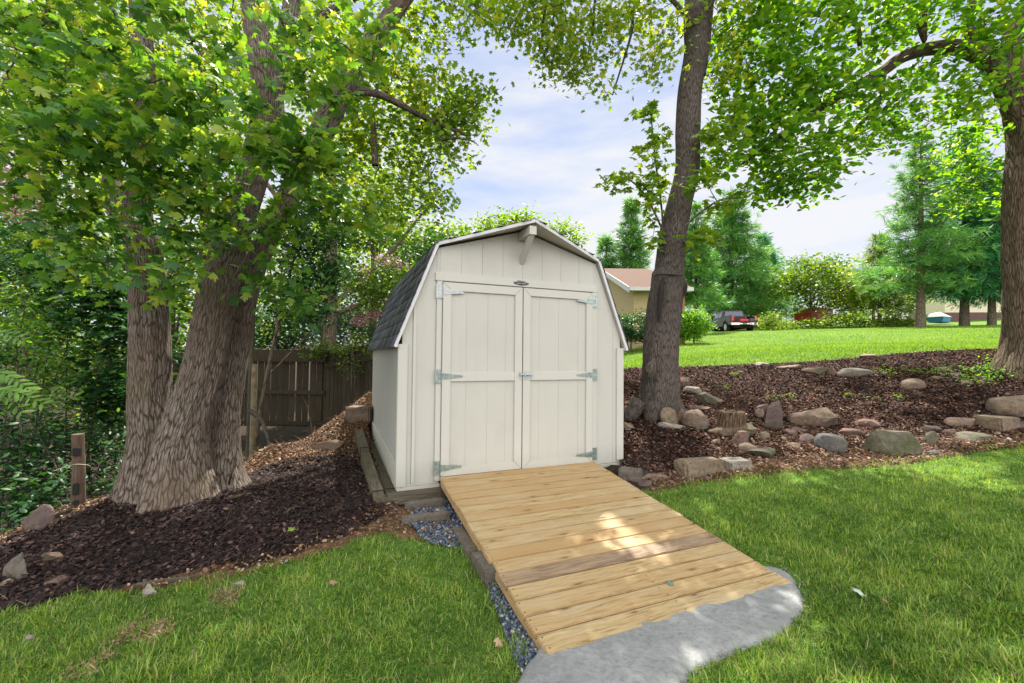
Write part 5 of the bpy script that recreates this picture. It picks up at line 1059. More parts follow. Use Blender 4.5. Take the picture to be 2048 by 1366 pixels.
# ------------------------------------------------------------------ weathered post by the hollow, with wire
pb = gpt(158, 1016); root = tag(empty('wooden_post', (pb[0], pb[1], pb[2] - .08), R(42)), 'weathered upright fence post with mortise holes and a loop of wire', 'post')
H_ = wpt(150, 868, pb[1]).z - pb[2] + .08
bm = bmesh.new(); bmesh.ops.create_cone(bm, cap_ends=True, segments=14, radius1=.052, radius2=.044, depth=H_, matrix=Matrix.Translation((0, 0, H_ / 2)))
bmesh.ops.subdivide_edges(bm, edges=[e for e in bm.edges if abs(e.verts[0].co.z - e.verts[1].co.z) > .3], cuts=16)
for v in bm.verts:
    n_ = noise.noise_vector(Vector((v.co.x * 12, v.co.y * 12, v.co.z * 3))); v.co += Vector((n_.x * .012 - v.co.z * .03, n_.y * .012, n_.z * .012)); v.co.x = max(-.055 - v.co.z * .03, min(.055, v.co.x))
me = bpy.data.meshes.new('body'); bm.to_mesh(me); bm.free(); me.materials.append(M_POST); o = bpy.data.objects.new('body', me); C.objects.link(o); o.parent = root
for zz, hh in ((.80, .07), (.36, .10), (.20, .035)):
    mb = MB(); mb.box((-.035 - zz * H_ * .03, -.062, H_ * zz - hh / 2), (-.002, -.045, H_ * zz + hh / 2)); mb.build('mortise', M_DARK, root, .004)
V, F, U = tubes([([((-.16, -.03, H_ * .60), .0025), ((-.05, -.066, H_ * .66), .0025), ((.05, -.06, H_ * .63), .0025), ((.06, .02, H_ * .58), .0025)], 5, .03, 0, None)], (0, 0, 0)); nmesh('wire', V, F, simple('old_wire', (.4, .36, .28), .6), root)

# ------------------------------------------------------------------ ROCKS
def m_rock():
    m, t, out = mat('field_stone'); tc_ = N(t, 'ShaderNodeTexCoord'); V = tc_.outputs['Object']; oi_ = N(t, 'ShaderNodeObjectInfo')
    n1 = noi(t, V, 5, 6, .65); n2 = noi(t, V, 22, 6, .7); n3 = noi(t, V, 3, 5, .6, (1, 1, 5))
    c = mixc(t, ramp(t, n1.outputs[0], [(.3, (0, 0, 0)), (.7, (.75, .75, .75))]).outputs[0], oi_.outputs['Color'], (.12, .085, .07))
    c = mixc(t, ramp(t, n2.outputs[0], [(.35, (.7, .7, .7)), (.55, (0, 0, 0))]).outputs[0], c, (.045, .038, .034))
    c = mixc(t, ramp(t, n3.outputs[0], [(.55, (0, 0, 0)), (.78, (.7, .7, .7))]).outputs[0], c, (.25, .21, .17))
    am = N(t, 'ShaderNodeMath', operation='MULTIPLY'); L(t, oi_.outputs['Alpha'], am.inputs[0]); mo = noi(t, V, 4.2, 6, .7); mr_ = ramp(t, mo.outputs[0], [(.44, (0, 0, 0)), (.62, (1, 1, 1))]); L(t, mr_.outputs[0], am.inputs[1])
    c = mixc(t, am.outputs[0], c, (.05, .062, .022))
    h = N(t, 'ShaderNodeMath', operation='ADD'); L(t, n2.outputs[0], h.inputs[0]); L(t, n3.outputs[0], h.inputs[1])
    pbr(t, out, c, .85, bump(t, h.outputs[0], .7, .015), spec=.25); return m
M_ROCK = m_rock()
RC = dict(red=(0.144, 0.076, 0.063), purple=(0.108, 0.072, 0.076), brown=(0.173, 0.122, 0.083), tan=(0.259, 0.194, 0.130), grey=(0.144, 0.133, 0.119), blue=(0.094, 0.108, 0.119), pale=(0.360, 0.331, 0.288), green=(0.122, 0.122, 0.086), pink=(0.259, 0.173, 0.133))
def rock(label, px, py, w, h, col, kind='r', moss=.3, yaw=0.0, dep=None, group='stones edging the mulch bed', tilt=0.0, name='rock', cat='rock', asp=.7, seed=None):
    """stone whose base sits on the ground at this pixel; w, h in pixels"""
    g_ = gpt(px, py); d = g_[1]; sx_, sz_ = w * d / F_PX / math.sqrt(1 + ((px - 1024) / F_PX) ** 2) ** .5, h * d / F_PX
    sy_ = sx_ * asp; rs = np.random.default_rng(int(px * 7 + py)); bm = bmesh.new()
    if kind == 'b':
        bmesh.ops.create_cube(bm, size=1.0); bmesh.ops.bevel(bm, geom=list(bm.edges), offset=.06, segments=2, affect='EDGES'); bmesh.ops.subdivide_edges(bm, edges=list(bm.edges), cuts=2, use_grid_fill=True)
    else: bmesh.ops.create_icosphere(bm, subdivisions=4, radius=.5)
    sd_ = Vector(rs.uniform(0, 50, 3)); planes = []
    for _ in range(17 if kind == 'r' else 5 if kind == 's' else 0):
        v = Vector(rs.normal(size=3)); v.z = v.z * .8 + .15; planes.append((v.normalized(), rs.uniform(.20, .37) if kind == 'r' else rs.uniform(.38, .47)))
    for v in bm.verts:
        c = v.co.copy()
        if kind != 'b': c = Vector([math.copysign(abs(q * 2) ** (.72 if kind == 'r' else .85), q) * .5 for q in c])
        for n_, o_ in planes:
            dd_ = c.dot(n_) - o_
            if dd_ > 0: c -= n_ * dd_ * .93
        n1 = noise.noise_vector(c * 2.2 + sd_); n2 = noise.noise_vector(c * 7 + sd_)
        c += n1 * (.045 if kind != 'b' else .035) + n2 * (.018 if kind != 'b' else .012)
        v.co = Vector((c.x * sx_ * (1.42 if kind == 'r' else 1.0), c.y * sy_ * 1.1, c.z * sz_ * (1.45 if kind == 'r' else 1.2)))
    me = bpy.data.meshes.new(name); bm.to_mesh(me); bm.free(); me.materials.append(M_ROCK)
    for p_ in me.polygons: p_.use_smooth = (kind == 's')
    o = bpy.data.objects.new(name, me); C.objects.link(o)
    gy_ = d + sy_ * .35; o.location = (g_[0] * gy_ / d, gy_, g_[2] + sz_ * .31); o.rotation_euler = (R(tilt * .3), R(tilt), R(yaw))
    o.color = (*RC[col], moss); return tag(o, label, cat, group)
rock('reddish brown block leaning on the far flank of the scarred maple trunk', 1371, 776, 30, 30, 'red', asp=.9)
rock('pale grey stone, upper of the two long stones sloping down from the scarred maple', 1386, 790, 40, 24, 'pale', tilt=20)
rock('long mossy stone, lower of the two sloping down from the scarred maple', 1418, 812, 54, 28, 'green', moss=.8, tilt=28, asp=.5)
rock('flat dark red slab wedged under the long mossy stone', 1396, 822, 52, 15, 'red', moss=.0)
rock('tan boulder leaning at the foot of the scarred maple', 1338, 852, 36, 40, 'tan', 's', asp=.8, tilt=-12)
rock('reddish stone tucked between the tan boulder and the two tone one', 1362, 846, 30, 32, 'red', moss=.1)
rock('two tone grey and tan boulder piled at the foot of the scarred maple', 1390, 858, 54, 42, 'brown', 's', moss=.1)
rock('pale flat cap stone lying in front of the tan boulder', 1346, 862, 44, 18, 'pale', moss=0)
rock('small dark grey stone at the front of the pile under the maple', 1404, 864, 22, 22, 'blue', moss=0)
rock('long low slab with a mossy top in front of the grassy stump', 1472, 878, 96, 30, 'brown', moss=.6, tilt=-8, asp=.5)
rock('reddish stone propping up the long low slab', 1482, 896, 44, 30, 'red', moss=.1)
rock('upright leaf shaped slab standing between the stump and the widest rock', 1547, 860, 44, 62, 'purple', moss=.4, tilt=14, asp=.35)
rock('widest reddish slab rock with a hollow in its top', 1625, 860, 126, 54, 'pink', moss=.45, asp=.7)
rock('flat purple stone peeping out above the upright slab', 1525, 822, 40, 14, 'purple', moss=0)
rock('brown stone filling the gap between the stump and the upright slab', 1520, 838, 26, 24, 'brown', moss=.1)
rock('dull brown stone below the upright slab', 1526, 880, 34, 22, 'brown', moss=.1)
rock('rounded tan stone beside the low mossy flat one', 1496, 910, 40, 24, 'tan', 's', moss=.1)
rock('low mossy flat stone at the edge of the straw', 1526, 918, 62, 28, 'green', moss=.7, asp=.6)
rock('small round orange brown stone sitting in the straw', 1567, 886, 13, 13, 'pink', 's', moss=0)
rock('small purple red stone below the round orange one', 1561, 897, 18, 11, 'red', moss=0)
rock('thin purple red stone lying under the widest slab', 1600, 868, 36, 14, 'purple', moss=0)
rock('dark slate stone touching the blue grey boulder', 1619, 890, 34, 26, 'purple', moss=0)
rock('blue grey boulder with a dimpled flat top', 1659, 904, 64, 38, 'blue', 's', moss=.2, asp=.8)
rock('wedge shaped red block on the mulch edge above the mossy boulder', 1731, 858, 60, 24, 'red', moss=.1)
rock('dark red oblong stone between the dimpled and the mossy boulders', 1702, 878, 56, 26, 'red', moss=.2)
rock('biggest mossy boulder resting at the edge of the lawn', 1788, 916, 118, 62, 'green', 'r', moss=.85, asp=.75)
rock('grey green block tight against the biggest mossy boulder', 1860, 892, 30, 28, 'green', moss=.5)
rock('thin dark flagstone lying at the lawn edge by the biggest mossy boulder', 1871, 912, 36, 12, 'blue', moss=0)
rock('small purplish stone in the straw past the mossy boulder', 1893, 891, 28, 13, 'purple', moss=0)
rock('long tilted red brown slab at the mulch edge next to the tan block', 1913, 858, 88, 26, 'pink', moss=.2, asp=.5)
rock('cracked tan sandstone block with squared corners', 1992, 864, 66, 32, 'tan', 'b', moss=.05, yaw=12, asp=.8)
rock('purple slab past the cracked tan block', 2036, 862, 46, 22, 'purple', moss=0)
rock('sunken mossy flat stone at the grass edge below the tan block', 1950, 884, 84, 20, 'green', moss=.7)
rock('big smooth tan boulder standing in the mulch near the frame edge', 2032, 838, 108, 54, 'tan', 's', moss=.15, asp=.8)
rock('smooth oval brown stone lying alone in the dark mulch', 1823, 780, 54, 24, 'brown', 's', moss=.1, tilt=-14)
rock('long smooth grey stone on the upper terrace line', 1710, 754, 80, 20, 'grey', 's', moss=.3, asp=.4)
rock('pale stone block, first of the upper terrace line from the scarred maple', 1527, 733, 50, 11, 'pale', moss=0)
rock('broad tan stone in the upper terrace line below the lawn edge', 1583, 740, 48, 14, 'tan', moss=.1)
rock('mottled stone with grass on top in the upper terrace line', 1632, 750, 52, 22, 'brown', moss=.6)
rock('reddish cube shaped stone touching the long smooth grey stone', 1665, 752, 24, 20, 'pink', moss=0)
rock('pink flat ledge stone at the crest where mulch meets the lawn', 1740, 716, 44, 10, 'pink', moss=0)
rock('dark slate stone high in the bed near the broad leaved tree', 1913, 754, 26, 13, 'blue', moss=0)
rock('long dark brown stone beside the dark slate stone high in the bed', 1872, 762, 44, 11, 'brown', moss=.1)
rock('grey brown stone with moss above the dark slate stone', 1888, 744, 30, 14, 'green', moss=.4)
rock('red brown stone behind the dark slate stone', 1934, 748, 20, 16, 'red', moss=0)
rock('tan pink stone at the low end of the small group near the broad leaved tree', 1937, 772, 26, 15, 'pink', moss=0)
rock('red stone at the top of the small group near the broad leaved tree', 1966, 762, 22, 11, 'red', moss=0)
rock('small pink stone tight against the roots side of the small group', 1964, 770, 16, 11, 'pink', moss=0)
rock('dark stone at the middle of the small group near the broad leaved tree', 1950, 762, 16, 11, 'purple', moss=0)
rock('long squared tan curb stone at the corner of mulch and lawn', 1399, 950, 98, 30, 'tan', 'b', moss=.1, yaw=14, asp=.38, name='stone_block', cat='stone block')
rock('short whitish paving block beside the long tan curb stone', 1471, 938, 56, 19, 'pale', 'b', moss=0, yaw=14, asp=.6, name='stone_block', cat='stone block')
rock('cracked blue grey paving stone next to the ramp', 1261, 962, 46, 22, 'grey', 'b', moss=0, yaw=-20, asp=.8, name='stone_block', cat='stone block')
rock('flat pinkish stone lying between the paving stone and the curb stone', 1312, 962, 54, 15, 'pink', moss=0)
rock('low dark purple stone by the grass near the ramp', 1292, 975, 40, 12, 'purple', moss=0)
rock('angular red stone filling the row beyond the upright slab', 1580, 872, 34, 18, 'red', moss=.1)
rock('brown angular stone wedged between the slate stone and the flat mossy one', 1588, 900, 34, 18, 'brown', moss=.1)
rock('low reddish flagstone in the row just past the cracked dark red oblong', 1742, 880, 34, 14, 'red', moss=.0)
rock('flat grey flagstone bridging the biggest mossy boulder and the tilted slab', 1862, 866, 48, 15, 'grey', moss=.2)
rock('red brown wedge under the tilted slab at the mulch edge', 1902, 872, 40, 14, 'red', moss=.0)
rock('small tan stone between curb block and the stone pile at the maple', 1432, 892, 26, 16, 'tan', moss=.1)
rock('brown chunk on the shed side of the scarred maple roots', 1262, 838, 34, 26, 'tan', moss=.1)
rock('grey brown chunk lying lower by the shed wall', 1254, 862, 24, 18, 'brown', moss=.1)
LG = 'stones round the dark mulch mound'
rock('slanted grey purple slab on the crest below the weathered post', 66, 1064, 66, 44, 'purple', moss=.2, tilt=-22, asp=.5, group=LG)
rock('rounded grey stone half buried in mulch at the frame edge', 26, 1166, 70, 50, 'grey', moss=.2, tilt=-20, group=LG)
rock('small slanted brown stone beside the half buried grey one', 106, 1126, 38, 22, 'brown', moss=0, tilt=-18, group=LG)
rock('small tan stone below the half buried grey one', 16, 1176, 34, 20, 'tan', moss=0, group=LG)
rock('thin reddish flat stone lying in the mulch above the grass edge', 120, 1166, 64, 12, 'red', moss=0, tilt=-10, group=LG)
rock('pinkish white rough stone at the grass edge under the mulch', 297, 1194, 34, 22, 'pale', moss=0, group=LG)
rock('little pale stone at the grass edge on the straw strip', 482, 1176, 24, 13, 'pale', moss=0, group=LG)
rock('brown flat slab leaning in the sunlit leaf litter', 652, 906, 78, 26, 'brown', moss=.05, tilt=-16, asp=.4, group=LG)
rock('large squared tan block on the bank behind the shed side', 722, 838, 50, 26, 'brown', 'b', moss=.1, asp=.8, group=LG, name='stone_block', cat='stone block')
rock('lone white pebble lying in the worn grass', 386, 1308, 9, 8, 'pale', 's', moss=0, group='pebbles in the lawn')
rock('lone grey white pebble in the grass nearer the mulch', 58, 1283, 22, 10, 'pale', 's', moss=0, group='pebbles in the lawn')
BG = 'rough blocks beside the ramp'
rock('mossy concrete brick, nearest the dark timber beside the ramp', 850, 1018, 80, 16, 'grey', 'b', moss=.3, yaw=22, asp=.22, group=BG, name='brick', cat='brick')
rock('concrete brick on edge, farther from the dark timber beside the ramp', 852, 1046, 94, 16, 'grey', 'b', moss=.3, yaw=20, asp=.2, group=BG, name='brick', cat='brick')
def blk(label, u, v, w_, l_, h_, z):
    o = rock(label, 900, 1050, 50, 30, 'grey', 'b', moss=.45, group=BG, name='stone_block', cat='stone block')
    x0 = [v_.co for v_ in o.data.vertices]; mx_ = [max(abs(c[i]) for c in x0) for i in range(3)]
    for v_ in o.data.vertices: v_.co = Vector((v_.co.x / mx_[0] * w_ / 2, v_.co.y / mx_[1] * l_ / 2, v_.co.z / mx_[2] * h_ / 2))
    q = s2w(u, v, 0); o.location = (q.x, q.y, z); o.rotation_euler = (0, 0, SA)
blk('mossy rough block holding up the higher part of the ramp side', .335, -.98, .09, .46, .10, .035)
blk('rough block holding up the lower part of the ramp side', .345, -1.40, .09, .30, .11, .045)
# old grassy stump
g_ = gpt(1466, 868); b = np.array(g_); rt = tag(empty('tree_stump', tuple(b)), 'rotten brown stump wrapped in dry grass among the stones', 'stump'); k_ = g_[1] / F_PX
V, F, U = tubes([([(b + np.array([0, .05, -.05]), 30 * k_), (b + np.array([0, .05, .10]), 24 * k_), (b + np.array([0, .05, 44 * k_]), 23 * k_), (b + np.array([0, .05, 46 * k_]), 12 * k_), (b + np.array([0, .05, 42 * k_]), 2 * k_)], 40, .02, .22, None)], b); nmesh('trunk', V, F, M_BARK3, rt, uv=U)
n = 900; th = rng.uniform(0, 6.28, n); P = np.c_[np.cos(th) * 25 * k_, np.sin(th) * 25 * k_ + .05, rng.uniform(0, 46, n) * k_]; H = np.c_[np.cos(th) * .5, np.sin(th) * .5, rng.normal(-.6, .9, n)]
V, F = inst(STRAW, STRF, P, rot_frames(np.c_[np.cos(th), np.sin(th), rng.normal(0, .3, n)], H), np.c_[np.full(n, .004), rng.uniform(.05, .16, n), rng.uniform(.02, .08, n)]); nmesh('dry_grass', V, F, M_LIT, rt, {'tone': np.repeat(rng.uniform(.3, .95, n), 6)})
# fallen branch and dead sticks
def stick(label, pts, r, m=M_BARK2, name='dead_branch', extra=()):
    P0 = pts[0]; paths = [([(p, r * (1 - .7 * i / (len(pts) - 1))) for i, p in enumerate(pts)], 7, .05, .03, None)] + [([(p, r * .5) if i == 0 else (p, r * .25) for i, p in enumerate(e)], 5, .05, 0, None) for e in extra]
    b_ = np.array(P0); V, F, U = tubes(paths, b_); o = nmesh(name, V, F, m, None, smooth=True, uv=U); o.location = tuple(b_); return tag(o, label, 'branch')
stick('crooked fallen branch leaning down from the shaded bank under the fence', [unp(500, 822, 7.6), unp(522, 840, 7.4), unp(536, 880, 7.1), unp(540, 905, 6.9)], .045)
stick('thin dead forked twig standing in the sunlit litter', [gpt(625, 893), unp(622, 850, 5.9), unp(614, 812, 5.9), unp(604, 790, 5.9)], .008, M_LIT and M_BARK3, extra=([unp(622, 860, 5.9), unp(628, 840, 5.9), unp(632, 822, 5.9)], [unp(623, 880, 5.9), unp(640, 868, 5.8), unp(650, 862, 5.8)]))
stick('tangle of pale dead twigs at the foot of the bank', [gpt(505, 930), unp(530, 905, 5.3), unp(560, 885, 5.4), unp(590, 905, 5.3)], .006, M_BARK3, extra=([unp(515, 915, 5.3), unp(512, 890, 5.4)], [unp(560, 885, 5.4), unp(566, 868, 5.4)], [unp(545, 900, 5.3), unp(585, 880, 5.3), unp(600, 890, 5.3)]))
stick('reddish dead stick leaning on the maple root', [gpt(456, 975), unp(464, 945, 3.75), unp(474, 918, 3.8)], .012, M_BARK3)
stick('gnarled root piece lying on the dark mulch', [gpt(462, 1001) + np.array([0, 0, .02]), gpt(485, 996) + np.array([0, 0, .035]), gpt(510, 993) + np.array([0, 0, .02])], .018, M_BARK3)
stick('second gnarled root piece lying farther down the dark mulch', [gpt(560, 1035) + np.array([0, 0, .01]), gpt(585, 1022) + np.array([0, 0, .03]), gpt(605, 1016) + np.array([0, 0, .02])], .016, M_BARK3)
stick('thin pale twig curling on the open mulch', [gpt(500, 1038) + np.array([0, 0, .01]), gpt(515, 1010) + np.array([0, 0, .03]), gpt(522, 990) + np.array([0, 0, .03])], .004, M_BARK3)
stick('pale dead stalk lying over the stones by the tan block', [gpt(1912, 870) + np.array([0, 0, .02]), gpt(1940, 848) + np.array([0, 0, .05]), gpt(1965, 842) + np.array([0, 0, .06])], .006, M_LIT and M_BARK3)
beam('timber', 'thin old edging board sunk between mulch and grass', gpt(395, 1158) + np.array([0, 0, .005]), gpt(270, 1178) + np.array([0, 0, .01]), .03, .05)
# fallen leaves
def leaf1(label, px, py, s, m, on=None, tone=.9):
    g_ = np.array(on) if on is not None else gpt(px, py) + np.array([0, 0, .05]); V, F = inst(TM[0], TM[1], np.zeros((1, 3)), rot_frames(np.array([[.25, -.3, 1.0]]), np.array([[math.cos(px), math.sin(px), 0]])), np.array([s]))
    o = nmesh('fallen_leaf', V, F, m, None, {'tone': np.full(len(V), tone)}); o.location = tuple(g_); tag(o, label, 'leaf', 'fallen leaves')
M_PALE = simple('leaf_underside', (.42, .50, .42), .6)
leaf1('pale upturned leaf lying in the grass beyond the concrete', 1716, 1203, .075, M_PALE)
q = Vector((1.32, -.045, RZ1)) + ey * (rl - .22) + ez * .006; q = s2w(q.x, q.y, q.z)
leaf1('small grey green leaf lying on the lowest ramp boards', 1334, 1204, .05, simple('curled_leaf', (.10, .20, .16), .6), on=q)
leaf1('yellow brown leaf in the grass beside the ramp foot', 992, 1297, .055, M_LIT, tone=.95)
leaf1('orange brown leaf in the grass near the pale upturned one', 1765, 1215, .04, M_LIT, tone=.8)
leaf1('brown leaf in the grass below the straw strip', 660, 1180, .045, M_LIT, tone=.85)
leaf1('small green leaf lying on the shaded mulch', 587, 1074, .06, G_MAPLE, tone=.9)
# sprouts in the mulch and ground ivy
for i, (px, py, lab) in enumerate(((1471, 752, 'nearest the lawn edge'), (1447, 778, 'just past the pale grey stone'), (1549, 800, 'above the upright slab'), (1698, 794, 'tallest, out in the open mulch'), (1742, 800, 'beside the tallest one'), (1582, 797, 'between the upright slab and the open mulch'), (1800, 799, 'below the smooth oval stone'))):
    b = gpt(px, py); plant('weed', 'small green weed sprouting in the mulch, ' + lab, 'weed', b, [[(b, .003), (b + np.array([.01, 0, .08]), .002)]], np.array([b + np.array([rng.normal(0, .04), rng.normal(0, .04), .05]) for _ in range(5)]), M_BARK2, G_YEL, TO, 6, .05, .045 * b[1] / 7, 'weeds in the mulch bed', crown='foliage', twig=False, seg=5, trunk='stem')
cv = np.array([gpt(px, py) + np.array([0, 0, .05]) for px, py in zip(rng.normal(1968, 26, 46), rng.normal(752, 11, 46))])
V, F, T_ = leaves(cv, 16, .12, .045, TO, .6, .2); tag(nmesh('ground_ivy', V, F, G_MULB, None, {'tone': T_}), 'low green ivy patch at the roots of the broad leaved tree', 'ivy', kind='stuff')
cv = np.array([gpt(px, py) + np.array([0, 0, .04]) for px, py in zip(rng.uniform(1760, 1900, 26), rng.normal(748, 5, 26))])
V, F, T_ = leaves(cv, 14, .11, .045, TO, .6, .2, None, (.8, .2)); tag(nmesh('ground_cover', V, F, G_YEL, None, {'tone': T_ * .6}), 'yellowish ground cover between the terrace stones', 'ground cover', kind='stuff')
xy = np.c_[rng.uniform(-6.5, -1.4, 260), rng.uniform(7.6, 10.2, 260)]; cv = np.c_[xy, gz(xy[:, 0], xy[:, 1]) + rng.uniform(.03, .22, 260)]
V, F, T_ = leaves(cv, 16, .2, .07, TO, .6, .2); tag(nmesh('ground_cover', V, F, G_DARK, None, {'tone': T_}), 'dark low ground cover in the shaded hollow before the fence', 'ground cover', kind='stuff')
xy = np.c_[rng.uniform(-8, -3.2, 420), rng.uniform(3.6, 7.6, 420)]; xy = xy[xy[:, 0] < -3.4 - .35 * (xy[:, 1] - 3.6) * 0 - .9 * np.clip(5 - xy[:, 1], -1, 1.4) * 0 - .75]; cv = np.c_[xy, gz(xy[:, 0], xy[:, 1]) + rng.uniform(.05, .4, len(xy))]
cv = cv[~inside(PG_ML, cv[:, 0] + .25, cv[:, 1] - .25)]
V, F, T_ = leaves(cv, 18, .22, .08, TO, .6, .3); tag(nmesh('undergrowth', V, F, G_DARK, None, {'tone': T_}), 'low leafy undergrowth covering the floor of the shaded hollow', 'undergrowth', kind='stuff')
# weedy strip at the far side of the lawn
pp = []
for px in np.linspace(1520, 1830, 120): 
    d = rng.uniform(33, 37); q = unp(px, 660, d); pp.append((q[0], q[1], gz1(q[0], q[1]) + rng.uniform(.1, .55) + (.5 if 1640 < px < 1730 and rng.random() < .5 else 0)))
V, F, T_ = leaves(np.array(pp), 30, .45, .22, TS, .8, 0, None, (.5, .28)); tag(nmesh('weeds', V, F, G_YEL, None, {'tone': T_}), 'tall yellow green weeds along the far side of the lawn', 'weeds', kind='stuff')
for lab, px, d, h_, k in (('tall sunlit weed clump beside the white pickup', 1790, 33, 1.9, 9), ('leafy weed clump touching the black pickup tail', 1545, 33, 2.0, 14), ('round leafy weed clump between the red vehicle and the white pickup', 1700, 35, 1.9, 12)):
    b = ground_base(px, d); plant('weed_clump', lab, 'weeds', b, [[(b, .02), (b + np.array([.1, 0, h_ * .8]), .01)]], b + rng.normal(0, .35, (k * 2, 3)) * np.array([1.2, 1, .6]) + np.array([0, 0, h_ * .5]), M_BARKF, G_YEL, TS, 26, .4, .17, 'weed clumps beyond the lawn', crown='foliage', twig=False, trunk='stem', tone=(.7, .25))
# hedges at the house
for nm, lab, px, d, bl, m_ in (('hedge', 'loose dark hedge under the wall of the tan house', 1262, 19, [(1225, 660, 19, 34, 34, 60), (1275, 655, 19, 34, 36, 60), (1305, 665, 19, 24, 26, 24)], G_DARK), ('shrub', 'clipped round bush with a sunlit top beside the scarred maple', 1388, 20, [(1385, 650, 20, 34, 30, 110)], G_MULB)):
    b = ground_base(px, d); plant(nm, lab, 'hedge' if nm == 'hedge' else 'bush', b, [[(b, .04), (b + np.array([0, 0, .8]), .02)]], blobpts(bl), M_BARKF, m_, TS, 60, .24, .10, crown='foliage', twmax=20, trunk='stem', tone=(.5, .2))

# ------------------------------------------------------------------ HOUSES
def m_siding(name, col, pitch=.11):
    m, t, out = mat(name); tc_ = N(t, 'ShaderNodeTexCoord'); n_ = noi(t, tc_.outputs['Object'], 3, 4)
    c = ramp(t, n_.outputs[0], [(.3, tuple(v * .92 for v in col)), (.7, col)]).outputs[0]; pbr(t, out, c, .6, spec=.3); return m
M_TANS = m_siding('tan_siding', (.42, .33, .17)); M_BEIGE = m_siding('beige_siding', (.62, .55, .42))
M_RSH = simple('reddish_shingle', (.115, .076, .062), .95, 0, .3, 30, .3, .1); M_WHITE = simple('white_trim', (.5, .5, .5), .5, 0, .06)
def house(label, A, B, depth, hw, pitch_h, m_wall, m_roof, band=None, over=.35, lap=.13, gable=True):
    """long wall A->B facing the camera, gable end at A"""
    A, B = Vector(A), Vector(B); dx = Vector((B.x - A.x, B.y - A.y, 0)); ln = dx.length; ang = math.atan2(dx.y, dx.x); z0 = min(A.z, B.z)
    root = tag(empty('house', (A.x, A.y, z0), ang), label, 'house')
    def laps(wfun, n): return
    mb = MB(); z = 0.0
    if band: mb2 = MB(); mb2.box((-.02, -.02, -.6), (ln + .02, depth + .02, band)); mb2.build('foundation', simple('brown_band', (.10, .055, .05), .8), root); z = band
    while z < hw:                                   # clapboards: each course leans out at its foot
        mb.hull([(x, y, zz) for (zz, o_) in ((z, .028), (min(z + lap, hw), .006)) for x in (-o_, ln + o_) for y in (-o_, depth + o_)]); z += lap
    mb.build('wall', m_wall, root)
    mb = MB(); mb.prism([(0, hw), (depth, hw), (depth / 2, hw + pitch_h)], 0.0, ln, axis='x')
    z = hw
    while z < hw + pitch_h - .1:
        k = (z - hw) / pitch_h; k1 = (min(z + lap, hw + pitch_h) - hw) / pitch_h
        mb.hull([(-.03, depth / 2 * k, z), (-.03, depth - depth / 2 * k, z), (-.006, depth / 2 * k1, z + lap), (-.006, depth - depth / 2 * k1, z + lap), (0, depth / 2 * k, z), (0, depth - depth / 2 * k, z)]); z += lap
    mb.build('gable', m_wall, root)
    s_ = pitch_h / (depth / 2); ov = .45
    rf = None
    for sg in (0, 1):
        y0, y1 = (-ov, depth / 2) if sg == 0 else (depth + ov, depth / 2)
        mb = MB(); mb.hull([(x, y, z + dz) for x in (-over, ln + over) for (y, z) in ((y0, hw - ov * s_), (y1, hw + pitch_h)) for dz in (.03, .13)]); mb.build('roof', m_roof, root)
    mb = MB(); mb.hull([(x, y, z + dz) for x in (-over - .03, -over - .002) for (y, z) in ((-ov, hw - ov * s_), (depth / 2, hw + pitch_h)) for dz in (-.14, .14)]); mb.build('rake_board', M_WHITE, root)
    mb = MB(); mb.box((-over, -ov - .12, hw - ov * s_ - .05), (ln + over, -ov - .003, hw - ov * s_ + .12)); mb.build('gutter', M_WHITE, root)
    mb = MB(); mb.box((-over, -ov, hw - ov * s_ - .03), (ln + over, -.035, hw - ov * s_ + .0)); mb.build('soffit', M_WHITE, root)
    return root, ln
Z0 = gz1(*unp(1262, 700, 21)[:2])
_a, _b = unp(1268, 690, 21), unp(1364, 690, 21); _a[2] = _b[2] = Z0 - .1
hz_ = unp(1268, 580, 21)[2] - _a[2] + .1
# the gable end of the tan house faces the camera: build it turned so that the wall we see runs back from the corner
root, ln = house('tan clapboard house with a reddish shingle roof beyond the shed', _a, _b, 13.0, hz_, 2.15, M_TANS, M_RSH)
mb = MB(); mb.box((ln - .0, -.06, 0), (ln + .12, -.035, hz_ - .3)); mb.build('downspout', simple('red_post', (.30, .11, .07), .6), root)
_a, _b = unp(1890, 640, 52), unp(2160, 640, 50); zz_ = gz1(_a[0], _a[1]) - .2; _a[2] = _b[2] = zz_
house('beige sided house with a dark brown foundation band past the hemlocks', _a, _b, 9, 4.6, 2.0, M_BEIGE, M_RSH, band=1.35, lap=.2)

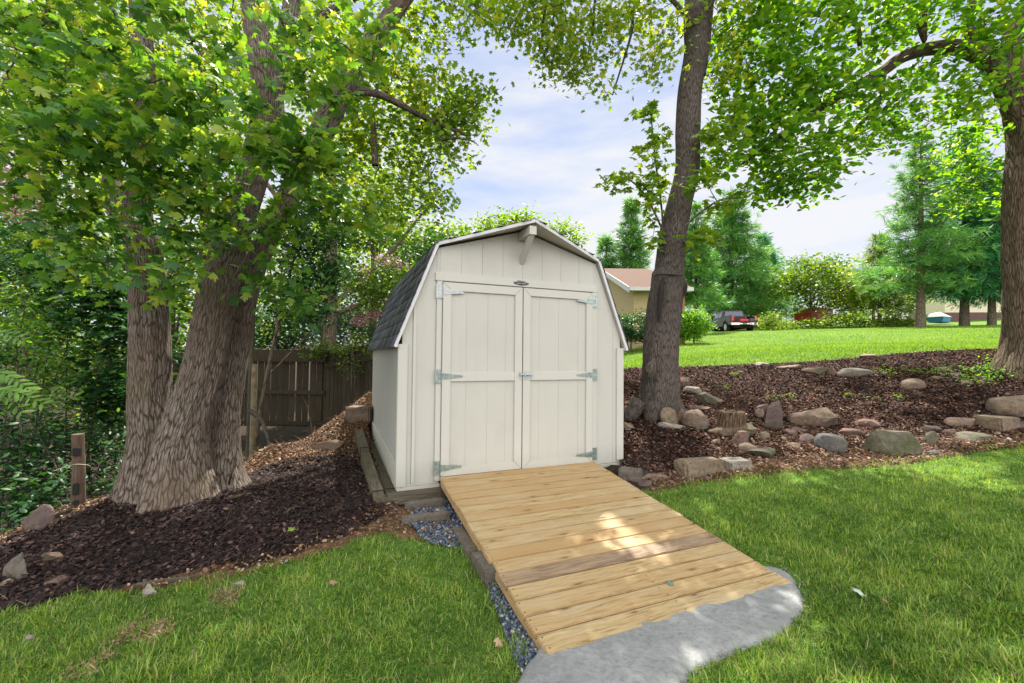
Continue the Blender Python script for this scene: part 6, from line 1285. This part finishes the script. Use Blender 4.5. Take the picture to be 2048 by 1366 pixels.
# ------------------------------------------------------------------ VEHICLES
M_TYRE = simple('tyre_rubber', (.02, .02, .02), .85); M_RIM = simple('alloy_rim', (.55, .55, .56), .3, .8, .1); M_GLS = simple('tinted_glass', (.02, .05, .09), .06, 0, .1, spec=.9)
M_CHR = simple('chrome', (.62, .55, .48), .18, .9, .1); M_TL = simple('tail_lamp_red', (.55, .02, .03), .3)
def pickup(label, pos, ang, col, gate_open, name='pickup_truck'):
    root = tag(empty(name, pos, ang), label, 'pickup truck', 'parked vehicles'); mp_ = simple(name + '_paint', col, .35, .0, .08, spec=.4)
    # x: length (rear at 0, front at 5.8), y: width, z up
    mb = MB(); W2 = 1.0
    prof = [(.05, .62), (.05, 1.28), (1.95, 1.28), (2.0, 1.22), (4.1, 1.22), (4.2, 1.2), (5.55, 1.08), (5.8, .95), (5.8, .5), (5.35, .5), (5.2, .78), (4.95, .88), (4.6, .88), (4.35, .78), (4.2, .5), (1.75, .5), (1.6, .78), (1.35, .9), (1.0, .9), (.75, .78), (.6, .55), (.3, .52)]
    for y0, y1 in ((-W2, -W2 + .12), (W2 - .12, W2)): mb.prism(prof, y0, y1, axis='y')
    mb.box((2.0, -W2 + .12, .5), (5.75, W2 - .12, 1.2)); mb.box((.1, -W2 + .12, .62), (2.0, W2 - .12, .74)); mb.box((1.94, -W2 + .12, .74), (2.0, W2 - .12, 1.27)); mb.build('body', mp_, root, .03)
    mb = MB(); mb.hull([(2.02, -.93, 1.2), (2.02, .93, 1.2), (4.25, -.93, 1.2), (4.25, .93, 1.2), (2.22, -.72, 1.86), (2.22, .72, 1.86), (3.45, -.72, 1.88), (3.45, .72, 1.88)]); cab = mb.build('cab', mp_, root, .05)
    mb = MB(); mb.hull([(2.055, -.76, 1.30), (2.055, .76, 1.30), (2.17, -.64, 1.76), (2.17, .64, 1.76), (2.10, -.76, 1.30), (2.22, .64, 1.76)]); mb.build('window', M_GLS, cab)
    for sy_ in (-1, 1):
        for xa, xb, xc, xd in ((2.32, 3.05, 2.42, 3.02), (3.13, 3.95, 3.10, 3.45)):
            mb = MB(); mb.hull([(xa, sy_ * .915, 1.28), (xb, sy_ * .915, 1.28), (xc, sy_ * .775, 1.74), (xd, sy_ * .775, 1.74), (xa, sy_ * .93, 1.28), (xb, sy_ * .93, 1.28), (xc, sy_ * .79, 1.74), (xd, sy_ * .79, 1.74)]); mb.build('window', M_GLS, cab)
    for x in (1.18, 4.78):
        for sy_ in (-1, 1):
            mb = MB(); mb.cyl((x, sy_ * .74, .39), (x, sy_ * 1.0, .39), .39, 26); wh = mb.build('wheel', M_TYRE, root, .02)
            mb = MB(); mb.cyl((x, sy_ * .99, .39), (x, sy_ * 1.012, .39), .26, 20)
            for k in range(6): 
                a_ = k * math.pi / 3; mb.hull([(x + math.cos(a_ + q) * r_, sy_ * y_, .39 + math.sin(a_ + q) * r_) for q, r_ in ((-.3, .05), (.3, .05), (-.12, .25), (.12, .25)) for y_ in (1.012, 1.03)])
            mb.build('rim', M_RIM, wh)
    mb = MB(); mb.box((.35, -.62, .30), (5.2, .62, .60)); mb.build('chassis', M_TYRE, root)
    for sy_ in (-1, 1):
        mb = MB(); mb.box((.02, sy_ * .86 - .1, .82), (.07, sy_ * .86 + .1, 1.22)); mb.build('tail_light', M_TL, root, .015)
    mb = MB(); mb.box((-.12, -1.0, .50), (.06, -.36, .68)); mb.box((-.12, .36, .50), (.06, 1.0, .68)); mb.box((-.10, -.36, .54), (.04, .36, .64)); mb.build('bumper', M_CHR, root, .02)
    mb = MB(); mb.box((-.125, -.16, .53), (-.105, .16, .66)); mb.build('licence_plate', M_WHITE, root)
    if gate_open:
        mb = MB(); mb.box((-.50, -.78, .70), (.08, .78, .76)); mb.build('tailgate', mp_, root, .015)
    else:
        mb = MB(); mb.box((.0, -.80, .66), (.06, .80, 1.27)); tg = mb.build('tailgate', mp_, root, .015)
        mb = MB(); mb.cyl((-.03, 0, 1.0), (.0, 0, 1.0), .07, 16); mb.build('emblem', M_TYRE, tg)
    return root
g_ = unp(1489, 660, 33.5); g_[2] = gz1(g_[0], g_[1]); rr_ = pickup('black pickup truck with its tailgate down parked beyond the lawn', tuple(g_), R(83), (.016, .011, .012), True)
for lab, x, y, s_, c_ in (('red crate in the open bed of the black pickup', -.05, .12, (.25, .30, .16), (.5, .03, .04)), ('dark toolbox in the open bed of the black pickup', -.1, -.5, (.2, .22, .2), (.05, .06, .09))):
    mb = MB(); mb.box((-s_[0], -s_[1], 0), (s_[0], s_[1], s_[2])); mb.box((-s_[0] * .8, -s_[1] * .9, s_[2]), (s_[0] * .8, s_[1] * .9, s_[2] + .03)); v = rr_.matrix_basis @ Vector((x, y, .765)); o = mb.build('crate', simple('crate_c', c_, .5), None, .01, loc=v); o.rotation_euler = (0, 0, R(83)); tag(o, lab, 'crate')
g_ = unp(1800, 645, 46); g_[2] = gz1(g_[0], g_[1]); pickup('white pickup truck seen from behind on the far drive', tuple(g_), R(62), (.62, .62, .56), False)
# red vehicle behind weeds
g_ = unp(1645, 655, 40); g_[2] = gz1(g_[0], g_[1]); rt = tag(empty('van', tuple(g_), R(12)), 'red boxy vehicle half hidden in the weeds under the yellow green tree', 'van', 'parked vehicles'); mr_ = simple('red_paint', (.50, .03, .03), .35, 0, .1)
mb = MB(); mb.box((-1.2, 0, .3), (1.3, 2.0, 1.75)); mb.build('body', mr_, rt, .08)
mb = MB(); mb.box((-1.22, -.02, 1.66), (1.32, 2.0, 1.72)); mb.build('roof_rail', M_WHITE, rt, .01)
mb = MB(); mb.box((-.45, -.03, 1.3), (.5, -.003, 1.55)); mb.build('yellow_panel', simple('yellow_orange', (.7, .3, .04), .5), rt)
mb = MB(); mb.box((.6, -.03, 1.1), (1.15, -.003, 1.5)); mb.build('window', M_GLS, rt)
for x in (-.8, .9):
    mb = MB(); mb.cyl((x, -.03, .36), (x, .25, .36), .36, 20); mb.build('wheel', M_TYRE, rt)
# blue and white boat, ride-on mower with pale cover
g_ = unp(1880, 643, 40); g_[2] = gz1(g_[0], g_[1]); rt = tag(empty('boat', tuple(g_), R(25)), 'small blue and white boat lying on the grass between the tree trunks', 'boat')
mb = MB(); mb.hull([(-1.0, -.5, .12), (-1.0, .5, .12), (.9, -.35, .12), (.9, .35, .12), (1.5, 0, .55), (-1.1, -.65, .6), (-1.1, .65, .6), (.6, -.6, .65), (.6, .6, .65)]); mb.build('hull', simple('blue_hull', (.02, .16, .42), .35), rt, .04)
mb = MB(); mb.hull([(-1.1, -.66, .62), (-1.1, .66, .62), (.6, -.62, .66), (.6, .62, .66), (1.5, 0, .58), (-.9, -.4, .95), (-.9, .4, .95), (0, 0, 1.15)]); mb.build('cover', M_WHITE, rt, .02)
g_ = unp(1842, 646, 38); g_[2] = gz1(g_[0], g_[1]); rt = tag(empty('cart', tuple(g_), R(8)), 'small utility cart under a pale cover with a red light', 'cart')
mb = MB(); mb.hull([(-.5, 0, .35), (.5, 0, .35), (-.5, .8, .35), (.5, .8, .35), (-.4, .1, 1.35), (.4, .1, 1.35), (-.4, .7, 1.35), (.4, .7, 1.35)]); mb.build('cover', simple('pale_cover', (.6, .52, .55), .6), rt, .04)
mb = MB(); mb.box((-.72, 0, .18), (-.52, .2, .45)); mb.build('lamp', M_TL, rt, .02)
for x in (-.35, .35):
    mb = MB(); mb.cyl((x, -.03, .2), (x, .1, .2), .2, 16); mb.build('wheel', M_TYRE, rt)
